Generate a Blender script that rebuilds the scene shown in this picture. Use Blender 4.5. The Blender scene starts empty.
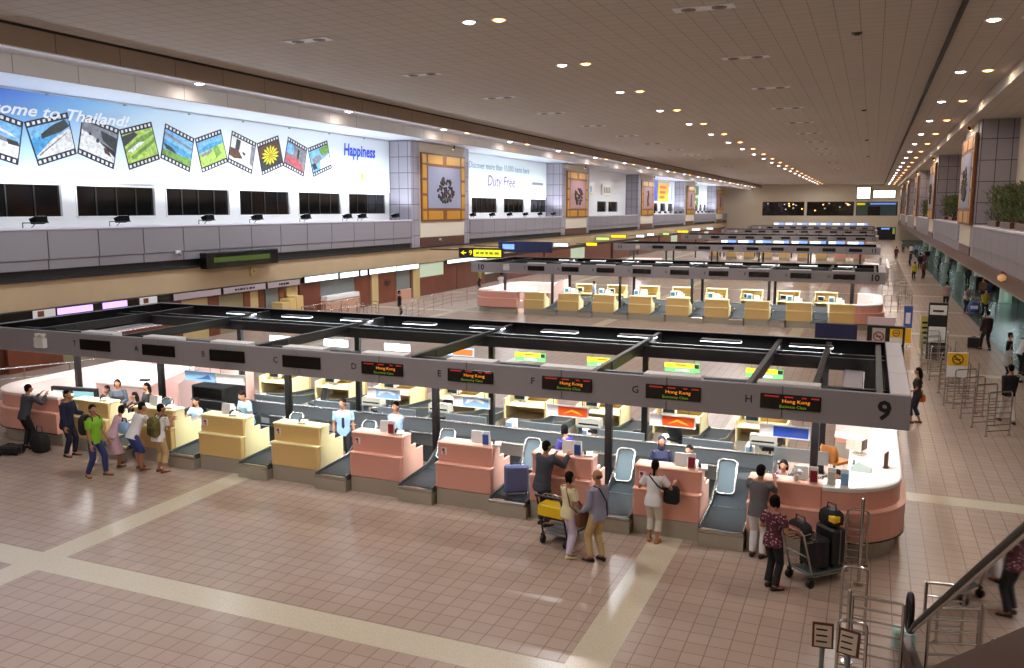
import bpy, math, random
from math import sin, cos, pi, radians
from mathutils import Vector, Matrix
random.seed(7)
SC = bpy.context.scene
COL = SC.collection
V = Vector

# ------------------------------------------------------------------ helpers
def lin(c):
    r = []
    for x in c[:3]:
        x = x / 255.0
        r.append(x / 12.92 if x <= .04045 else ((x + .055) / 1.055) ** 2.4)
    return (r[0], r[1], r[2], 1.0)

MATS = {}
def mat(name, c, rough=.5, metal=0., emit=0., spec=.5, noise=0., nscale=8., coat=0.):
    if name in MATS: return MATS[name]
    m = bpy.data.materials.new(name); m.use_nodes = True
    nt = m.node_tree; b = nt.nodes['Principled BSDF']
    col = lin(c)
    b.inputs['Base Color'].default_value = col
    b.inputs['Roughness'].default_value = rough
    b.inputs['Metallic'].default_value = metal
    b.inputs['Specular IOR Level'].default_value = spec
    if coat: b.inputs['Coat Weight'].default_value = coat
    if emit:
        b.inputs['Emission Color'].default_value = col
        b.inputs['Emission Strength'].default_value = emit
    if noise:
        tc = nt.nodes.new('ShaderNodeTexCoord'); n = nt.nodes.new('ShaderNodeTexNoise')
        n.inputs['Scale'].default_value = nscale; n.inputs['Detail'].default_value = 4
        r = nt.nodes.new('ShaderNodeValToRGB')
        r.color_ramp.elements[0].position = .3; r.color_ramp.elements[1].position = .7
        r.color_ramp.elements[0].color = tuple(x * (1 - noise) for x in col[:3]) + (1,)
        r.color_ramp.elements[1].color = tuple(min(1, x * (1 + noise)) for x in col[:3]) + (1,)
        nt.links.new(tc.outputs['Object'], n.inputs['Vector'])
        nt.links.new(n.outputs['Fac'], r.inputs['Fac'])
        nt.links.new(r.outputs['Color'], b.inputs['Base Color'])
    MATS[name] = m
    return m

def grid_mat(name, c1, c2, cm, sx, sy, axes='XY', mortar=.012, rough=.4, ofs=(0, 0), metal=0., coat=0., var=.0, spec=.5):
    """tiles or panels: a regular grid with thin joints, in metres"""
    if name in MATS: return MATS[name]
    m = bpy.data.materials.new(name); m.use_nodes = True
    nt = m.node_tree; b = nt.nodes['Principled BSDF']
    tc = nt.nodes.new('ShaderNodeTexCoord'); sp = nt.nodes.new('ShaderNodeSeparateXYZ')
    nt.links.new(tc.outputs['Object'], sp.inputs[0])
    cb = nt.nodes.new('ShaderNodeCombineXYZ')
    for i, a in enumerate(axes):
        ad = nt.nodes.new('ShaderNodeMath'); ad.operation = 'ADD'; ad.inputs[1].default_value = ofs[i] + 1000 * (sx, sy)[i]
        nt.links.new(sp.outputs[a], ad.inputs[0]); nt.links.new(ad.outputs[0], cb.inputs[i])
    br = nt.nodes.new('ShaderNodeTexBrick')
    br.offset = 0; br.squash = 1
    br.inputs['Color1'].default_value = lin(c1); br.inputs['Color2'].default_value = lin(c2); br.inputs['Mortar'].default_value = lin(cm)
    br.inputs['Scale'].default_value = 1; br.inputs['Mortar Size'].default_value = mortar
    br.inputs['Mortar Smooth'].default_value = .1; br.inputs['Bias'].default_value = 0
    br.inputs['Brick Width'].default_value = sx; br.inputs['Row Height'].default_value = sy
    nt.links.new(cb.outputs[0], br.inputs['Vector'])
    out = br.outputs['Color']
    if var:
        n = nt.nodes.new('ShaderNodeTexNoise'); n.inputs['Scale'].default_value = .35; n.inputs['Detail'].default_value = 5
        nt.links.new(tc.outputs['Object'], n.inputs['Vector'])
        mr = nt.nodes.new('ShaderNodeMapRange'); mr.inputs[1].default_value = .3; mr.inputs[2].default_value = .7
        mr.inputs[3].default_value = 1 - var; mr.inputs[4].default_value = 1 + var
        nt.links.new(n.outputs['Fac'], mr.inputs[0])
        mx = nt.nodes.new('ShaderNodeVectorMath'); mx.operation = 'SCALE'
        nt.links.new(out, mx.inputs[0]); nt.links.new(mr.outputs[0], mx.inputs['Scale']); out = mx.outputs[0]
    nt.links.new(out, b.inputs['Base Color'])
    b.inputs['Roughness'].default_value = rough; b.inputs['Metallic'].default_value = metal
    b.inputs['Specular IOR Level'].default_value = spec
    if coat: b.inputs['Coat Weight'].default_value = coat; b.inputs['Coat Roughness'].default_value = .15
    MATS[name] = m
    return m

TXT = {}
def text_geo(s, size=1.0, align='CENTER', shear=0., bold=0.):
    k = (s, align, shear, bold)
    if k not in TXT:
        cu = bpy.data.curves.new('lettering', 'FONT'); cu.body = s; cu.size = 1.0; cu.align_x = align; cu.align_y = 'CENTER'
        cu.shear = shear; cu.resolution_u = 2; cu.offset = bold
        o = bpy.data.objects.new('lettering', cu)
        me = o.to_mesh()
        TXT[k] = ([tuple(v.co) for v in me.vertices], [tuple(p.vertices) for p in me.polygons])
        o.to_mesh_clear(); bpy.data.objects.remove(o); bpy.data.curves.remove(cu)
    vs, fs = TXT[k]
    return [(x * size, y * size) for x, y, _ in vs], fs

class MB:
    """collects shapes and links them as one mesh object"""
    def __init__(s): s.v = []; s.f = []; s.mi = []; s.sm = []; s.cur = 0; s.smooth = False
    def mat(s, i, smooth=None):
        s.cur = i
        if smooth is not None: s.smooth = smooth
        return s
    def add(s, vs, fs, smooth=None):
        b = len(s.v); s.v += [tuple(p) for p in vs]
        for f in fs:
            s.f.append(tuple(b + i for i in f)); s.mi.append(s.cur); s.sm.append(s.smooth if smooth is None else smooth)
        return s
    def box(s, x0, x1, y0, y1, z0, z1, c=0.):
        if x0 > x1: x0, x1 = x1, x0
        if y0 > y1: y0, y1 = y1, y0
        if z0 > z1: z0, z1 = z1, z0
        if c <= 0:
            vs = [(x, y, z) for z in (z0, z1) for y in (y0, y1) for x in (x0, x1)]
            return s.add(vs, [(0, 2, 3, 1), (4, 5, 7, 6), (0, 1, 5, 4), (2, 6, 7, 3), (0, 4, 6, 2), (1, 3, 7, 5)], False)
        c = min(c, (x1 - x0) * .45, (y1 - y0) * .45, (z1 - z0) * .45)
        vs = []; ix = {}
        for i, (x, dx) in enumerate(((x0, c), (x1, -c))):
            for j, (y, dy) in enumerate(((y0, c), (y1, -c))):
                for k, (z, dz) in enumerate(((z0, c), (z1, -c))):
                    ix[i, j, k] = len(vs)
                    vs += [(x, y + dy, z + dz), (x + dx, y, z + dz), (x + dx, y + dy, z)]
        I = lambda i, j, k, a: ix[i, j, k] + a
        fs = []
        for i in (0, 1):
            q = [I(i, 0, 0, 0), I(i, 0, 1, 0), I(i, 1, 1, 0), I(i, 1, 0, 0)]; fs.append(q if i == 0 else q[::-1])
            q = [I(0, i, 0, 1), I(1, i, 0, 1), I(1, i, 1, 1), I(0, i, 1, 1)]; fs.append(q if i == 0 else q[::-1])
            q = [I(0, 0, i, 2), I(0, 1, i, 2), I(1, 1, i, 2), I(1, 0, i, 2)]; fs.append(q if i == 0 else q[::-1])
        for i in (0, 1):
            for j in (0, 1):
                fs.append([I(i, j, 0, 0), I(i, j, 0, 1), I(i, j, 1, 1), I(i, j, 1, 0)])
                fs.append([I(i, 0, j, 0), I(i, 0, j, 2), I(i, 1, j, 2), I(i, 1, j, 0)])
                fs.append([I(0, i, j, 1), I(0, i, j, 2), I(1, i, j, 2), I(1, i, j, 1)])
        for k3 in ix: fs.append([ix[k3], ix[k3] + 1, ix[k3] + 2])
        return s.add(vs, fs, False)
    def prism(s, poly, axis, a, b):
        """poly in the plane of the two other axes (x:(y,z) y:(x,z) z:(x,y)), extruded a..b"""
        mk = {'x': lambda p, t: (t, p[0], p[1]), 'y': lambda p, t: (p[0], t, p[1]), 'z': lambda p, t: (p[0], p[1], t)}[axis]
        n = len(poly); vs = [mk(p, a) for p in poly] + [mk(p, b) for p in poly]
        fs = [tuple(range(n))[::-1], tuple(range(n, 2 * n))] + [(i, (i + 1) % n, n + (i + 1) % n, n + i) for i in range(n)]
        return s.add(vs, fs, False)
    def ringloft(s, rings, cap=True, closed=False, smooth=True):
        n = len(rings[0]); vs = [p for r in rings for p in r]; fs = []
        m = len(rings)
        for k in range(m if closed else m - 1):
            a = k * n; b = ((k + 1) % m) * n
            for i in range(n):
                j = (i + 1) % n; fs.append((a + i, a + j, b + j, b + i))
        s.add(vs, fs, smooth)
        if cap and not closed:
            s.add(rings[0], [tuple(range(n))[::-1]], False); s.add(rings[-1], [tuple(range(n))], False)
        return s
    def tube(s, pts, r, n=8, closed=False, caps=True, round_=False):
        pts = [V(p) for p in pts]; m = len(pts)
        rs = r if isinstance(r, (list, tuple)) else [r] * m
        T = []
        for i in range(m):
            a = pts[(i - 1) % m] if (closed or i > 0) else pts[i]; b = pts[(i + 1) % m] if (closed or i < m - 1) else pts[i]
            t = b - a; T.append(t.normalized() if t.length > 1e-9 else V((0, 0, 1)))
        up = V((0, 0, 1)) if abs(T[0].z) < .9 else V((1, 0, 0))
        nrm = (up - T[0] * up.dot(T[0])).normalized(); rings = []
        for i in range(m):
            nrm = (nrm - T[i] * nrm.dot(T[i]))
            nrm = nrm.normalized() if nrm.length > 1e-6 else T[i].orthogonal().normalized()
            bn = T[i].cross(nrm)
            rings.append([pts[i] + (nrm * cos(2 * pi * k / n) + bn * sin(2 * pi * k / n)) * rs[i] for k in range(n)])
        if round_ and not closed:
            def capr(ring, c, t, r):
                return [[c + (q - c) * .72 + t * r * .68 for q in ring], [c + (q - c) * .2 + t * r * .97 for q in ring]]
            a = capr(rings[0], pts[0], -T[0], rs[0]); b = capr(rings[-1], pts[-1], T[-1], rs[-1])
            rings = [a[1], a[0]] + rings + b
        return s.ringloft(rings, caps, closed)
    def cyl(s, p0, p1, r, n=12, r1=None): return s.tube([p0, p1], [r, r if r1 is None else r1], n)
    def ell(s, c, rx, ry, rz, n=12, m=8, M=None):
        c = V(c); rings = []
        for j in range(m + 1):
            th = pi * (j / m); th = min(max(th, .06), pi - .06)
            ring = []
            for i in range(n):
                p = V((rx * sin(th) * cos(2 * pi * i / n), ry * sin(th) * sin(2 * pi * i / n), -rz * cos(th)))
                ring.append(c + (M @ p if M else p))
            rings.append(ring)
        return s.ringloft(rings)
    def lathe(s, prof, c=(0, 0, 0), n=20):
        return s.ringloft([[(c[0] + r * cos(2 * pi * i / n), c[1] + r * sin(2 * pi * i / n), c[2] + z) for i in range(n)] for r, z in prof])
    def quad(s, a, b, c, d): return s.add([a, b, c, d], [(0, 1, 2, 3)], False)
    def text(s, t, size, o, xd, yd, align='CENTER', shear=0., bold=0., sx=1.):
        vs, fs = text_geo(t, size, align, shear, bold)
        o = V(o); xd = V(xd); yd = V(yd)
        return s.add([o + xd * (x * sx) + yd * y for x, y in vs], fs, False)
    def build(s, name, mats, parent=None, label=None, kind=None, bev=0., auto=None):
        me = bpy.data.meshes.new(name); me.from_pydata(s.v, [], s.f)
        if not isinstance(mats, (list, tuple)): mats = [mats]
        for m in mats: me.materials.append(m)
        me.polygons.foreach_set('material_index', s.mi); me.polygons.foreach_set('use_smooth', s.sm)
        if auto:
            me.update()
            for p in me.polygons:
                n = p.normal; p.material_index = 0 if abs(n.x) > .7 else (1 if abs(n.y) > .7 else 2)
        me.update()
        o = bpy.data.objects.new(name, me); COL.objects.link(o)
        if parent is not None: o.parent = parent
        if label: o['label'] = label
        if kind: o['kind'] = kind
        return o

def tag(o, label, cat=None, group=None, kind=None):
    o['label'] = label
    if cat: o['category'] = cat
    if group: o['group'] = group
    if kind: o['kind'] = kind
    return o
def thing(name, label, cat, loc=(0, 0, 0), rz=0., group=None):
    o = bpy.data.objects.new(name, None); COL.objects.link(o)
    o.empty_display_size = .2
    o.location = loc; o.rotation_euler = (0, 0, rz)
    return tag(o, label, cat, group)
def kids(o): return [c for c in list(o.children)]
def dup(o, loc=None, rz=None, label=None, group=None, parent=None):
    c = o.copy(); COL.objects.link(c); c.parent = parent
    if loc is not None: c.location = loc
    if rz is not None: c.rotation_euler = (0, 0, rz)
    if label: c['label'] = label
    if group: c['group'] = group
    for ch in kids(o): dup(ch, parent=c)
    return c
def struct(name, mb, mats, label=None, auto=None):
    return mb.build(name, mats, None, label, 'structure', auto=auto)
ORD = ['zeroth', 'first', 'second', 'third', 'fourth', 'fifth', 'sixth', 'seventh', 'eighth', 'ninth', 'tenth', 'eleventh', 'twelfth', 'thirteenth', 'fourteenth',
       'fifteenth', 'sixteenth', 'seventeenth', 'eighteenth', 'nineteenth', 'twentieth', 'twenty-first', 'twenty-second', 'twenty-third', 'twenty-fourth', 'twenty-fifth',
       'twenty-sixth', 'twenty-seventh', 'twenty-eighth', 'twenty-ninth', 'thirtieth']
def bulb(name, kind, parent, loc, power, color, size=.3, sizey=None, rot=(0, 0, 0), spot=None, spread=None):
    L = bpy.data.lights.new(name, kind); L.energy = power; L.color = color
    if kind == 'AREA':
        L.shape = 'RECTANGLE' if sizey else 'DISK'; L.size = size
        if sizey: L.size_y = sizey
        if spread: L.spread = spread
    elif kind == 'SPOT':
        L.spot_size = spot or radians(100); L.spot_blend = .5; L.shadow_soft_size = size
    o = bpy.data.objects.new(name, L); COL.objects.link(o); o.location = loc; o.rotation_euler = rot
    if parent is not None: o.parent = parent
    return o
# ------------------------------------------------------------------ materials
M_floor = grid_mat('floor_tile', (180, 158, 143), (174, 152, 137), (144, 123, 111), .31, .31, 'XY', .009, .26, var=.05, spec=.35)
M_teal = grid_mat('floor_tile_green_lit', (104, 122, 118), (98, 116, 112), (78, 94, 90), .45, .45, 'XY', .008, .22, var=.05)  # green cast of the fluorescent light put into the tile colour
M_granite = mat('granite_band', (206, 194, 170), .22, noise=.16, nscale=60)
M_ceil = grid_mat('ceiling_tile', (182, 174, 167), (179, 171, 164), (142, 133, 126), .62, .62, 'XY', .014, .75, var=.02)
M_ceil_w = mat('white_cove', (214, 216, 226), .6)
M_bulk = grid_mat('bulkhead_panel', (158, 140, 126), (154, 136, 122), (112, 98, 90), 2.4, 3.0, 'YZ', .02, .7)
M_cream = mat('cream_wall', (208, 196, 176), .7)
M_fascia = mat('beige_fascia', (182, 158, 124), .6, noise=.04, nscale=.6)
M_dark = mat('dark_groove', (26, 22, 22), .6)
M_white = mat('white_paint', (226, 224, 222), .45)
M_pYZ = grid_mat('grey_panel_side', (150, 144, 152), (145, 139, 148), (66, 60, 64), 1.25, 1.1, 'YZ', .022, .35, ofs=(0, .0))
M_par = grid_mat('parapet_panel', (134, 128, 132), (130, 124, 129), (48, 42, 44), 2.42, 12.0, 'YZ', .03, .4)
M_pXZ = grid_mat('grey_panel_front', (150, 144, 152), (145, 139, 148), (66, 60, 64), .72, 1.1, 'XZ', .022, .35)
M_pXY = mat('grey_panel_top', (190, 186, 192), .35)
M_sill = mat('sill_metal', (196, 190, 200), .3)
M_glassdark = mat('dark_window_glass', (14, 12, 12), .08)
M_steel = mat('stainless_steel', (196, 192, 188), .25, 1.0)
M_steel_b = mat('brushed_steel', (176, 180, 182), .36, .9)
M_steel_side = mat('grey_steel_panel', (128, 136, 140), .4, .6)
M_black = mat('black_metal', (20, 20, 23), .4)
M_blackp = mat('black_plastic', (24, 24, 26), .5)
M_beam = mat('frame_fascia_grey', (146, 142, 146), .5)
M_beamtop = mat('frame_top_grey', (176, 170, 176), .4)
M_disp = mat('display_black', (14, 10, 10), .25)
M_led_o = mat('led_orange', (240, 140, 30), .5, emit=.9)
M_led_g = mat('led_green', (110, 150, 40), .5, emit=.55)
M_led_r = mat('led_red', (150, 30, 24), .5, emit=.8)
M_ink = mat('black_ink', (16, 15, 16), .5)
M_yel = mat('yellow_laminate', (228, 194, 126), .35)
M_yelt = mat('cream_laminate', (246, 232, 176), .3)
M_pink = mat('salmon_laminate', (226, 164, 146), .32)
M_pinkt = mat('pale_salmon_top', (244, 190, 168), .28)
M_wpink = mat('pale_pink_panel', (214, 178, 170), .4)
M_wtop = mat('white_worktop', (232, 224, 218), .3)
M_plinth = mat('grey_plinth', (174, 168, 154), .35, .2)
M_belt = mat('belt_rubber', (26, 33, 38), .6, noise=.1, nscale=3)
M_beltf = mat('belt_rubber_worn', (48, 60, 66), .5)
M_beige = mat('beige_plastic', (220, 214, 196), .45)
M_screen = mat('screen_glow', (120, 170, 180), .2, emit=.7)
M_screen_off = mat('screen_dark', (30, 36, 40), .15)
M_paper = mat('white_paper', (240, 240, 238), .6)
M_maroon = mat('maroon_print', (150, 40, 56), .45)
M_blue = mat('blue_print', (60, 90, 170), .45)
M_lblue = mat('light_blue_print', (140, 184, 224), .45)
M_wood = mat('brown_wood_panel', (112, 58, 36), .35, noise=.12, nscale=1.5)
M_woodd = mat('dark_wood', (84, 46, 30), .4)
M_tan = mat('tan_panel', (196, 172, 120), .5)
M_gold = mat('gilded_panel', (206, 148, 44), .35, .35)
M_goldd = mat('gilt_dark_wood', (120, 66, 26), .4)
M_relief = mat('carved_relief', (66, 54, 48), .6)
M_art = mat('art_ground_bluegrey', (140, 140, 160), .5)
M_artp = mat('art_ground_pink', (168, 126, 124), .5)
M_orange_s = mat('orange_print', (228, 82, 28), .4)
M_yel_s = mat('yellow_print', (250, 196, 40), .4)
M_green_s = mat('green_print', (92, 190, 96), .4)
M_royal = mat('royal_blue_print', (36, 84, 190), .4)
M_lamp_w = mat('lamp_white_glow', (255, 252, 255), .4, emit=14)
M_lamp_o = mat('lamp_amber_glow', (255, 176, 96), .4, emit=10)
M_tubeg = mat('tube_glow', (240, 246, 255), .4, emit=6)
M_lightbox = mat('lightbox_glow', (222, 240, 248), .4, emit=1.6)
M_lightboxv = mat('lightbox_violet', (178, 150, 255), .4, emit=1.7)
M_lightboxy = mat('lightbox_yellow', (250, 226, 30), .4, emit=1.1)
M_lightboxgreen = mat('lightbox_lime', (190, 226, 120), .4, emit=1.0)
M_lightboxb = mat('lightbox_blue', (110, 150, 240), .4, emit=1.5)
M_endsign = mat('endwall_sign_glow', (255, 248, 226), .4, emit=2.6)
M_leaf = mat('foliage_green', (64, 84, 44), .6)
M_leaf2 = mat('foliage_olive', (104, 106, 58), .6)
M_glass = None
def glass_mat():
    m = bpy.data.materials.new('clear_glass'); m.use_nodes = True; nt = m.node_tree
    out = nt.nodes['Material Output']; nt.nodes.remove(nt.nodes['Principled BSDF'])
    t = nt.nodes.new('ShaderNodeBsdfTransparent'); t.inputs[0].default_value = (.86, .84, .82, 1)
    g = nt.nodes.new('ShaderNodeBsdfGlossy'); g.inputs['Roughness'].default_value = .03
    fr = nt.nodes.new('ShaderNodeFresnel'); fr.inputs[0].default_value = 1.5
    mx = nt.nodes.new('ShaderNodeMixShader')
    nt.links.new(fr.outputs[0], mx.inputs[0]); nt.links.new(t.outputs[0], mx.inputs[1]); nt.links.new(g.outputs[0], mx.inputs[2])
    nt.links.new(mx.outputs[0], out.inputs[0]); return m
M_glass = glass_mat()

# ------------------------------------------------------------------ room dimensions
CZ = 11.5            # main ceiling
XL, XR = -30.0, 5.0  # gallery fronts
YE = 196.0           # end wall
YN = -14.0           # wall behind the viewer
MOD = 31.8           # bay module
I_Y = [16.06 + MOD * j for j in range(6)]   # front faces of the sign frames
PIER0 = 53.4; PIERL = 9.4

# floor
b = MB().box(-36, 5.6, YN, YE, -.2, 0); struct('floor', b, M_floor)
b = MB().box(5.6, 24, YN, YE, -.2, 0); o = struct('floor_side', b, M_teal)
ys = [10.2, 20.05, 36.2, 47.6, 58.2, 68.8, 79.4, 90, 110, 130, 150, 170]
b = MB()
for y0 in ys: b.box(-29.9, 5.6, y0 - .3, y0 + .3, .0005, .004)
struct('trim_1', b, M_granite)
b = MB()
for x0 in (-23.6, -13.45, -3.3):
    prev = YN
    for y0 in ys + [YE]:
        b.box(x0 - .3, x0 + .3, prev, y0 - .3, .0005, .004); prev = y0 + .3
struct('trim_2', b, M_granite)

# ceiling, bulkheads and coves
b = MB().box(-22.8, 1.85, YN, YE, CZ, CZ + .3); struct('ceiling', b, M_ceil)
b = MB().box(1.85, 4.4, YN, YE, CZ - .18, CZ + .3); struct('ceiling_right_strip', b, M_ceil)
b = MB().box(-23.0, -22.8, YN, YE, 10.85, CZ + .3); struct('trim_3', b, M_bulk)
b = MB().box(-24.7, -23.0, YN, YE, 10.98, CZ + .3); struct('ceiling_left_strip', b, M_ceil_w)
b = MB().box(-24.9, -24.7, YN, YE, 10.42, CZ + .3); struct('trim_4', b, M_bulk)
b = MB().box(-32.3, -24.9, YN, YE, 11.05, CZ + .3); struct('ceiling_left_cove', b, M_ceil_w)
b = MB().box(4.4, 4.55, YN, YE, 10.85, CZ + .3); struct('trim_5', b, M_ceil)
b = MB().box(4.55, 8.0, YN, YE, 10.9, CZ + .3); struct('ceiling_right_soffit', b, M_ceil)
b = MB().box(1.80, 1.85, YN, YE, 11.2, 11.52); struct('trim_6', b, M_dark)
b = MB().box(-22.82, -22.78, YN, YE, 11.42, 11.52); struct('trim_7', b, M_dark)

# end wall with windows and door opening below
b = MB()
W = [(-22.4, -13.7), (-13.15, -3.75), (-3.35, 4.7)]
def wallrects(b, x0, x1, z0, z1, holes, y0, y1):
    xs = sorted({x0, x1, *[h[0] for h in holes], *[h[1] for h in holes]})
    for a, c in zip(xs, xs[1:]):
        hs = sorted([(h[2], h[3]) for h in holes if h[0] <= a + 1e-6 and h[1] >= c - 1e-6])
        z = z0
        for h0, h1 in hs:
            if h0 > z: b.box(a, c, y0, y1, z, h0)
            z = h1
        if z < z1: b.box(a, c, y0, y1, z, z1)
holes = [(w[0], w[1], 4.95, 7.9) for w in W] + [(.6, 4.6, 0, 2.6)]
wallrects(b, -32.3, 24, 0, CZ + .3, holes, YE, YE + .3)
struct('wall_back', b, M_cream)
b = MB()
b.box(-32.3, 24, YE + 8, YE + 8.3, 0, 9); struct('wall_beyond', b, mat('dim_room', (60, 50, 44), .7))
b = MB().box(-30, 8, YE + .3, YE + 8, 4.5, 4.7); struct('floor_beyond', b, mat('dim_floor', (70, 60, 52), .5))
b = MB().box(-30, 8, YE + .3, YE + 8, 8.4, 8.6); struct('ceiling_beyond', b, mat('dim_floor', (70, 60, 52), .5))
for i, w in enumerate(W):
    f = MB()
    f.box(w[0], w[1], YE - .06, YE + .1, 4.95, 5.05); f.box(w[0], w[1], YE - .06, YE + .1, 7.8, 7.9)
    for x in [w[0], w[1] - .1] : f.box(x, x + .1, YE - .06, YE + .1, 4.95, 7.9)
    o = struct('window_%d' % (i + 1), f, M_dark if i < 2 else M_steel_side)
    g = MB().box(w[0] + .1, w[1] - .1, YE, YE + .03, 5.05, 7.8); g.build('window_pane', M_glass, o)
rr = random.Random(3)
for i, w in enumerate(W[:2]):
    for k in range(9):
        yy = YE + 1.5 + rr.random() * 4; x = w[0] + .6 + rr.random() * (w[1] - w[0] - 1.2); z = 7.0 + rr.random() * .6 if k % 3 else 5.9 + rr.random()
        t = MB().mat(0, True).ell((x, yy, z), .16, .16, .1, 8, 6).mat(1, False).cyl((x, yy, z + .1), (x, yy, 8.4), .015, 5)
        tag(t.build('pendant_lamp', [M_lamp_o if k % 2 else M_lightbox, M_black]), 'small glowing lamp, %s in the %s dark window of the far end wall' % (ORD[k + 1], ('left', 'middle')[i]), 'lamp', 'lamps behind the end wall windows')
t = thing('counter_sign', 'row of blue lit panels behind the right window of the far end wall', 'sign', (0, YE + 2, 0))
MB().box(-.6, 4.4, 0, .15, 7.3, 7.6).build('sign_panel', M_lightboxb, t); MB().box(-3.2, -1.6, 0, .15, 7.2, 7.6).build('sign_strip', M_lightboxy, t)
MB().box(-3.2, 4.5, 3, 3.2, 4.7, 8.2).build('back_panel', mat('lit_back_panel', (130, 160, 150), .6, emit=.1), t)
MB().box(-1.0, 1.4, 1, 2.0, 4.7, 6.9).build('dark_cabinet', M_blackp, t)
# the two lit signs over that window
for x0, x1, z0, z1, lb in ((-3.4, -.6, 8.35, 11.0, 'tall glowing white sign box high on the far end wall'), (-.25, 4.2, 8.5, 10.3, 'wide glowing white sign box high on the far end wall')):
    t = thing('light_sign', lb, 'sign', (0, YE - .32, 0))
    MB().box(x0, x1, 0, .3, z0, z1, .03).build('sign_case', M_blackp, t)
    f = MB().box(x0 + .15, x1 - .15, -.02, .0, z0 + .15, z1 - .15); f.build('sign_face', M_endsign, t)
# dark doorway leaves
M_litdim = mat('dim_lime_panel', (150, 170, 90), .4, emit=.4)
d = MB().box(.6, 4.6, YE + .5, YE + .6, 0, 2.6); o = struct('door_1', d, M_blackp)
MB().box(4.0, 4.45, YE + .42, YE + .5, 1.2, 2.4).build('lit_panel', M_litdim, o)
MB().box(1.8, 3.4, YE + .42, YE + .5, 2.15, 2.4).build('door_sign', M_lightboxb, o)
# wall behind the viewer and right side walls
b = MB().box(-36, 24, YN - .3, YN, 0, CZ + .3); struct('wall_front', b, M_cream)
b = MB().box(15.5, 15.8, YN, YE, 0, 3.4); struct('wall_right_lower', b, mat('dim_teal_wall', (96, 118, 112), .6))
# ------------------------------------------------------------------ left gallery
def left_piers(): return [(PIER0 + MOD * k, PIER0 + MOD * k + PIERL) for k in range(5)]
XB = -31.8   # recessed back wall
piers = left_piers()
segs = []; prev = YN
for a, c in piers:
    segs.append((prev, a)); prev = c
if prev < YE: segs.append((prev, YE))
# lower shop wall, fascia, groove
b = MB().box(-30.6, -30.3, YN, YE, 0, 2.4); struct('wall_left_lower', b, M_woodd)
b = MB().box(-30.6, XL, YN, YE, 2.38, 3.5); struct('wall_left_fascia', b, M_fascia)
b = MB().box(-30.6, XL + .14, YN, YE, 3.48, 3.56); b.box(-30.6, -30.15, YN, YE, 3.56, 3.9); struct('trim_8', b, M_dark)
b = MB()
for a, c in segs: b.box(-30.3, XL, a, c, 3.9, 4.28, .0); b.box(-30.3, XL + .05, a, c, 4.3, 5.42)
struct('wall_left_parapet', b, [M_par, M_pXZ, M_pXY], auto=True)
b = MB()
for a, c in segs: b.box(-30.45, XL + .1, a, c, 5.42, 5.54, .04)
struct('trim_9', b, M_sill)
b = MB()
for a, c in segs: b.box(-32.0, -30.3, a, c, 5.2, 5.4)
struct('trim_10', b, M_pXY)
# back wall of the recesses with dark windows (holes cut)
wlist = [[(17.5, 22.0), (22.7, 26.55), (27.2, 31.7), (32.35, 36.9), (37.6, 42.1), (42.85, 47.4), (48.2, 53.0)]]
s2 = segs[1]
wlist.append([(63.2, 65.2), (67.0, 72.6), (74.0, 79.2), (80.8, 85.6)])
wlist.append([(96.5, 99.0), (103.5, 107.5), (108.4, 113.0)])
for k in (3, 4):
    a, c = segs[k]; n = 5 if k == 4 else 4; L = (c - a)
    wlist.append([(a + .6 + i * L / n, a + .6 + i * L / n + L / n - 1.6) for i in range(n)])
wlist.append([])
wn = 10
b = MB()
def yzwall(b, y0, y1, z0, z1, holes, x0, x1):
    ys_ = sorted({y0, y1, *[h[0] for h in holes], *[h[1] for h in holes]})
    for a, c in zip(ys_, ys_[1:]):
        h = [q for q in holes if q[0] <= a + 1e-6 and q[1] >= c - 1e-6]
        if h: b.box(x0, x1, a, c, z0, h[0][2]); b.box(x0, x1, a, c, h[0][3], z1)
        else: b.box(x0, x1, a, c, z0, z1)
hol = [(w0, w1, 5.92, 7.3) for ws in wlist for w0, w1 in ws]
yzwall(b, YN, YE, 5.2, 11.2, hol, XB - .25, XB)
struct('wall_left', b, M_white)
for ws in wlist:
    for w0, w1 in ws:
        f = MB(); f.box(XB - .1, XB + .04, w0, w1, 5.88, 5.96); f.box(XB - .1, XB + .04, w0, w1, 7.26, 7.34)
        for y in (w0, w1 - .06): f.box(XB - .1, XB + .04, y, y + .06, 5.9, 7.3)
        o = struct('window_%d' % wn, f, M_white); wn += 1
        MB().box(XB - .12, XB - .08, w0, w1, 5.9, 7.3).build('window_pane', M_glassdark, o)
        mu = MB(); n = max(2, int((w1 - w0) / 1.1))
        for i in range(1, n): y = w0 + (w1 - w0) * i / n; mu.box(XB - .08, XB - .04, y - .03, y + .03, 5.96, 7.26)
        mu.build('mullion', mat('dark_bronze', (24, 20, 18), .5), o)
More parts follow.
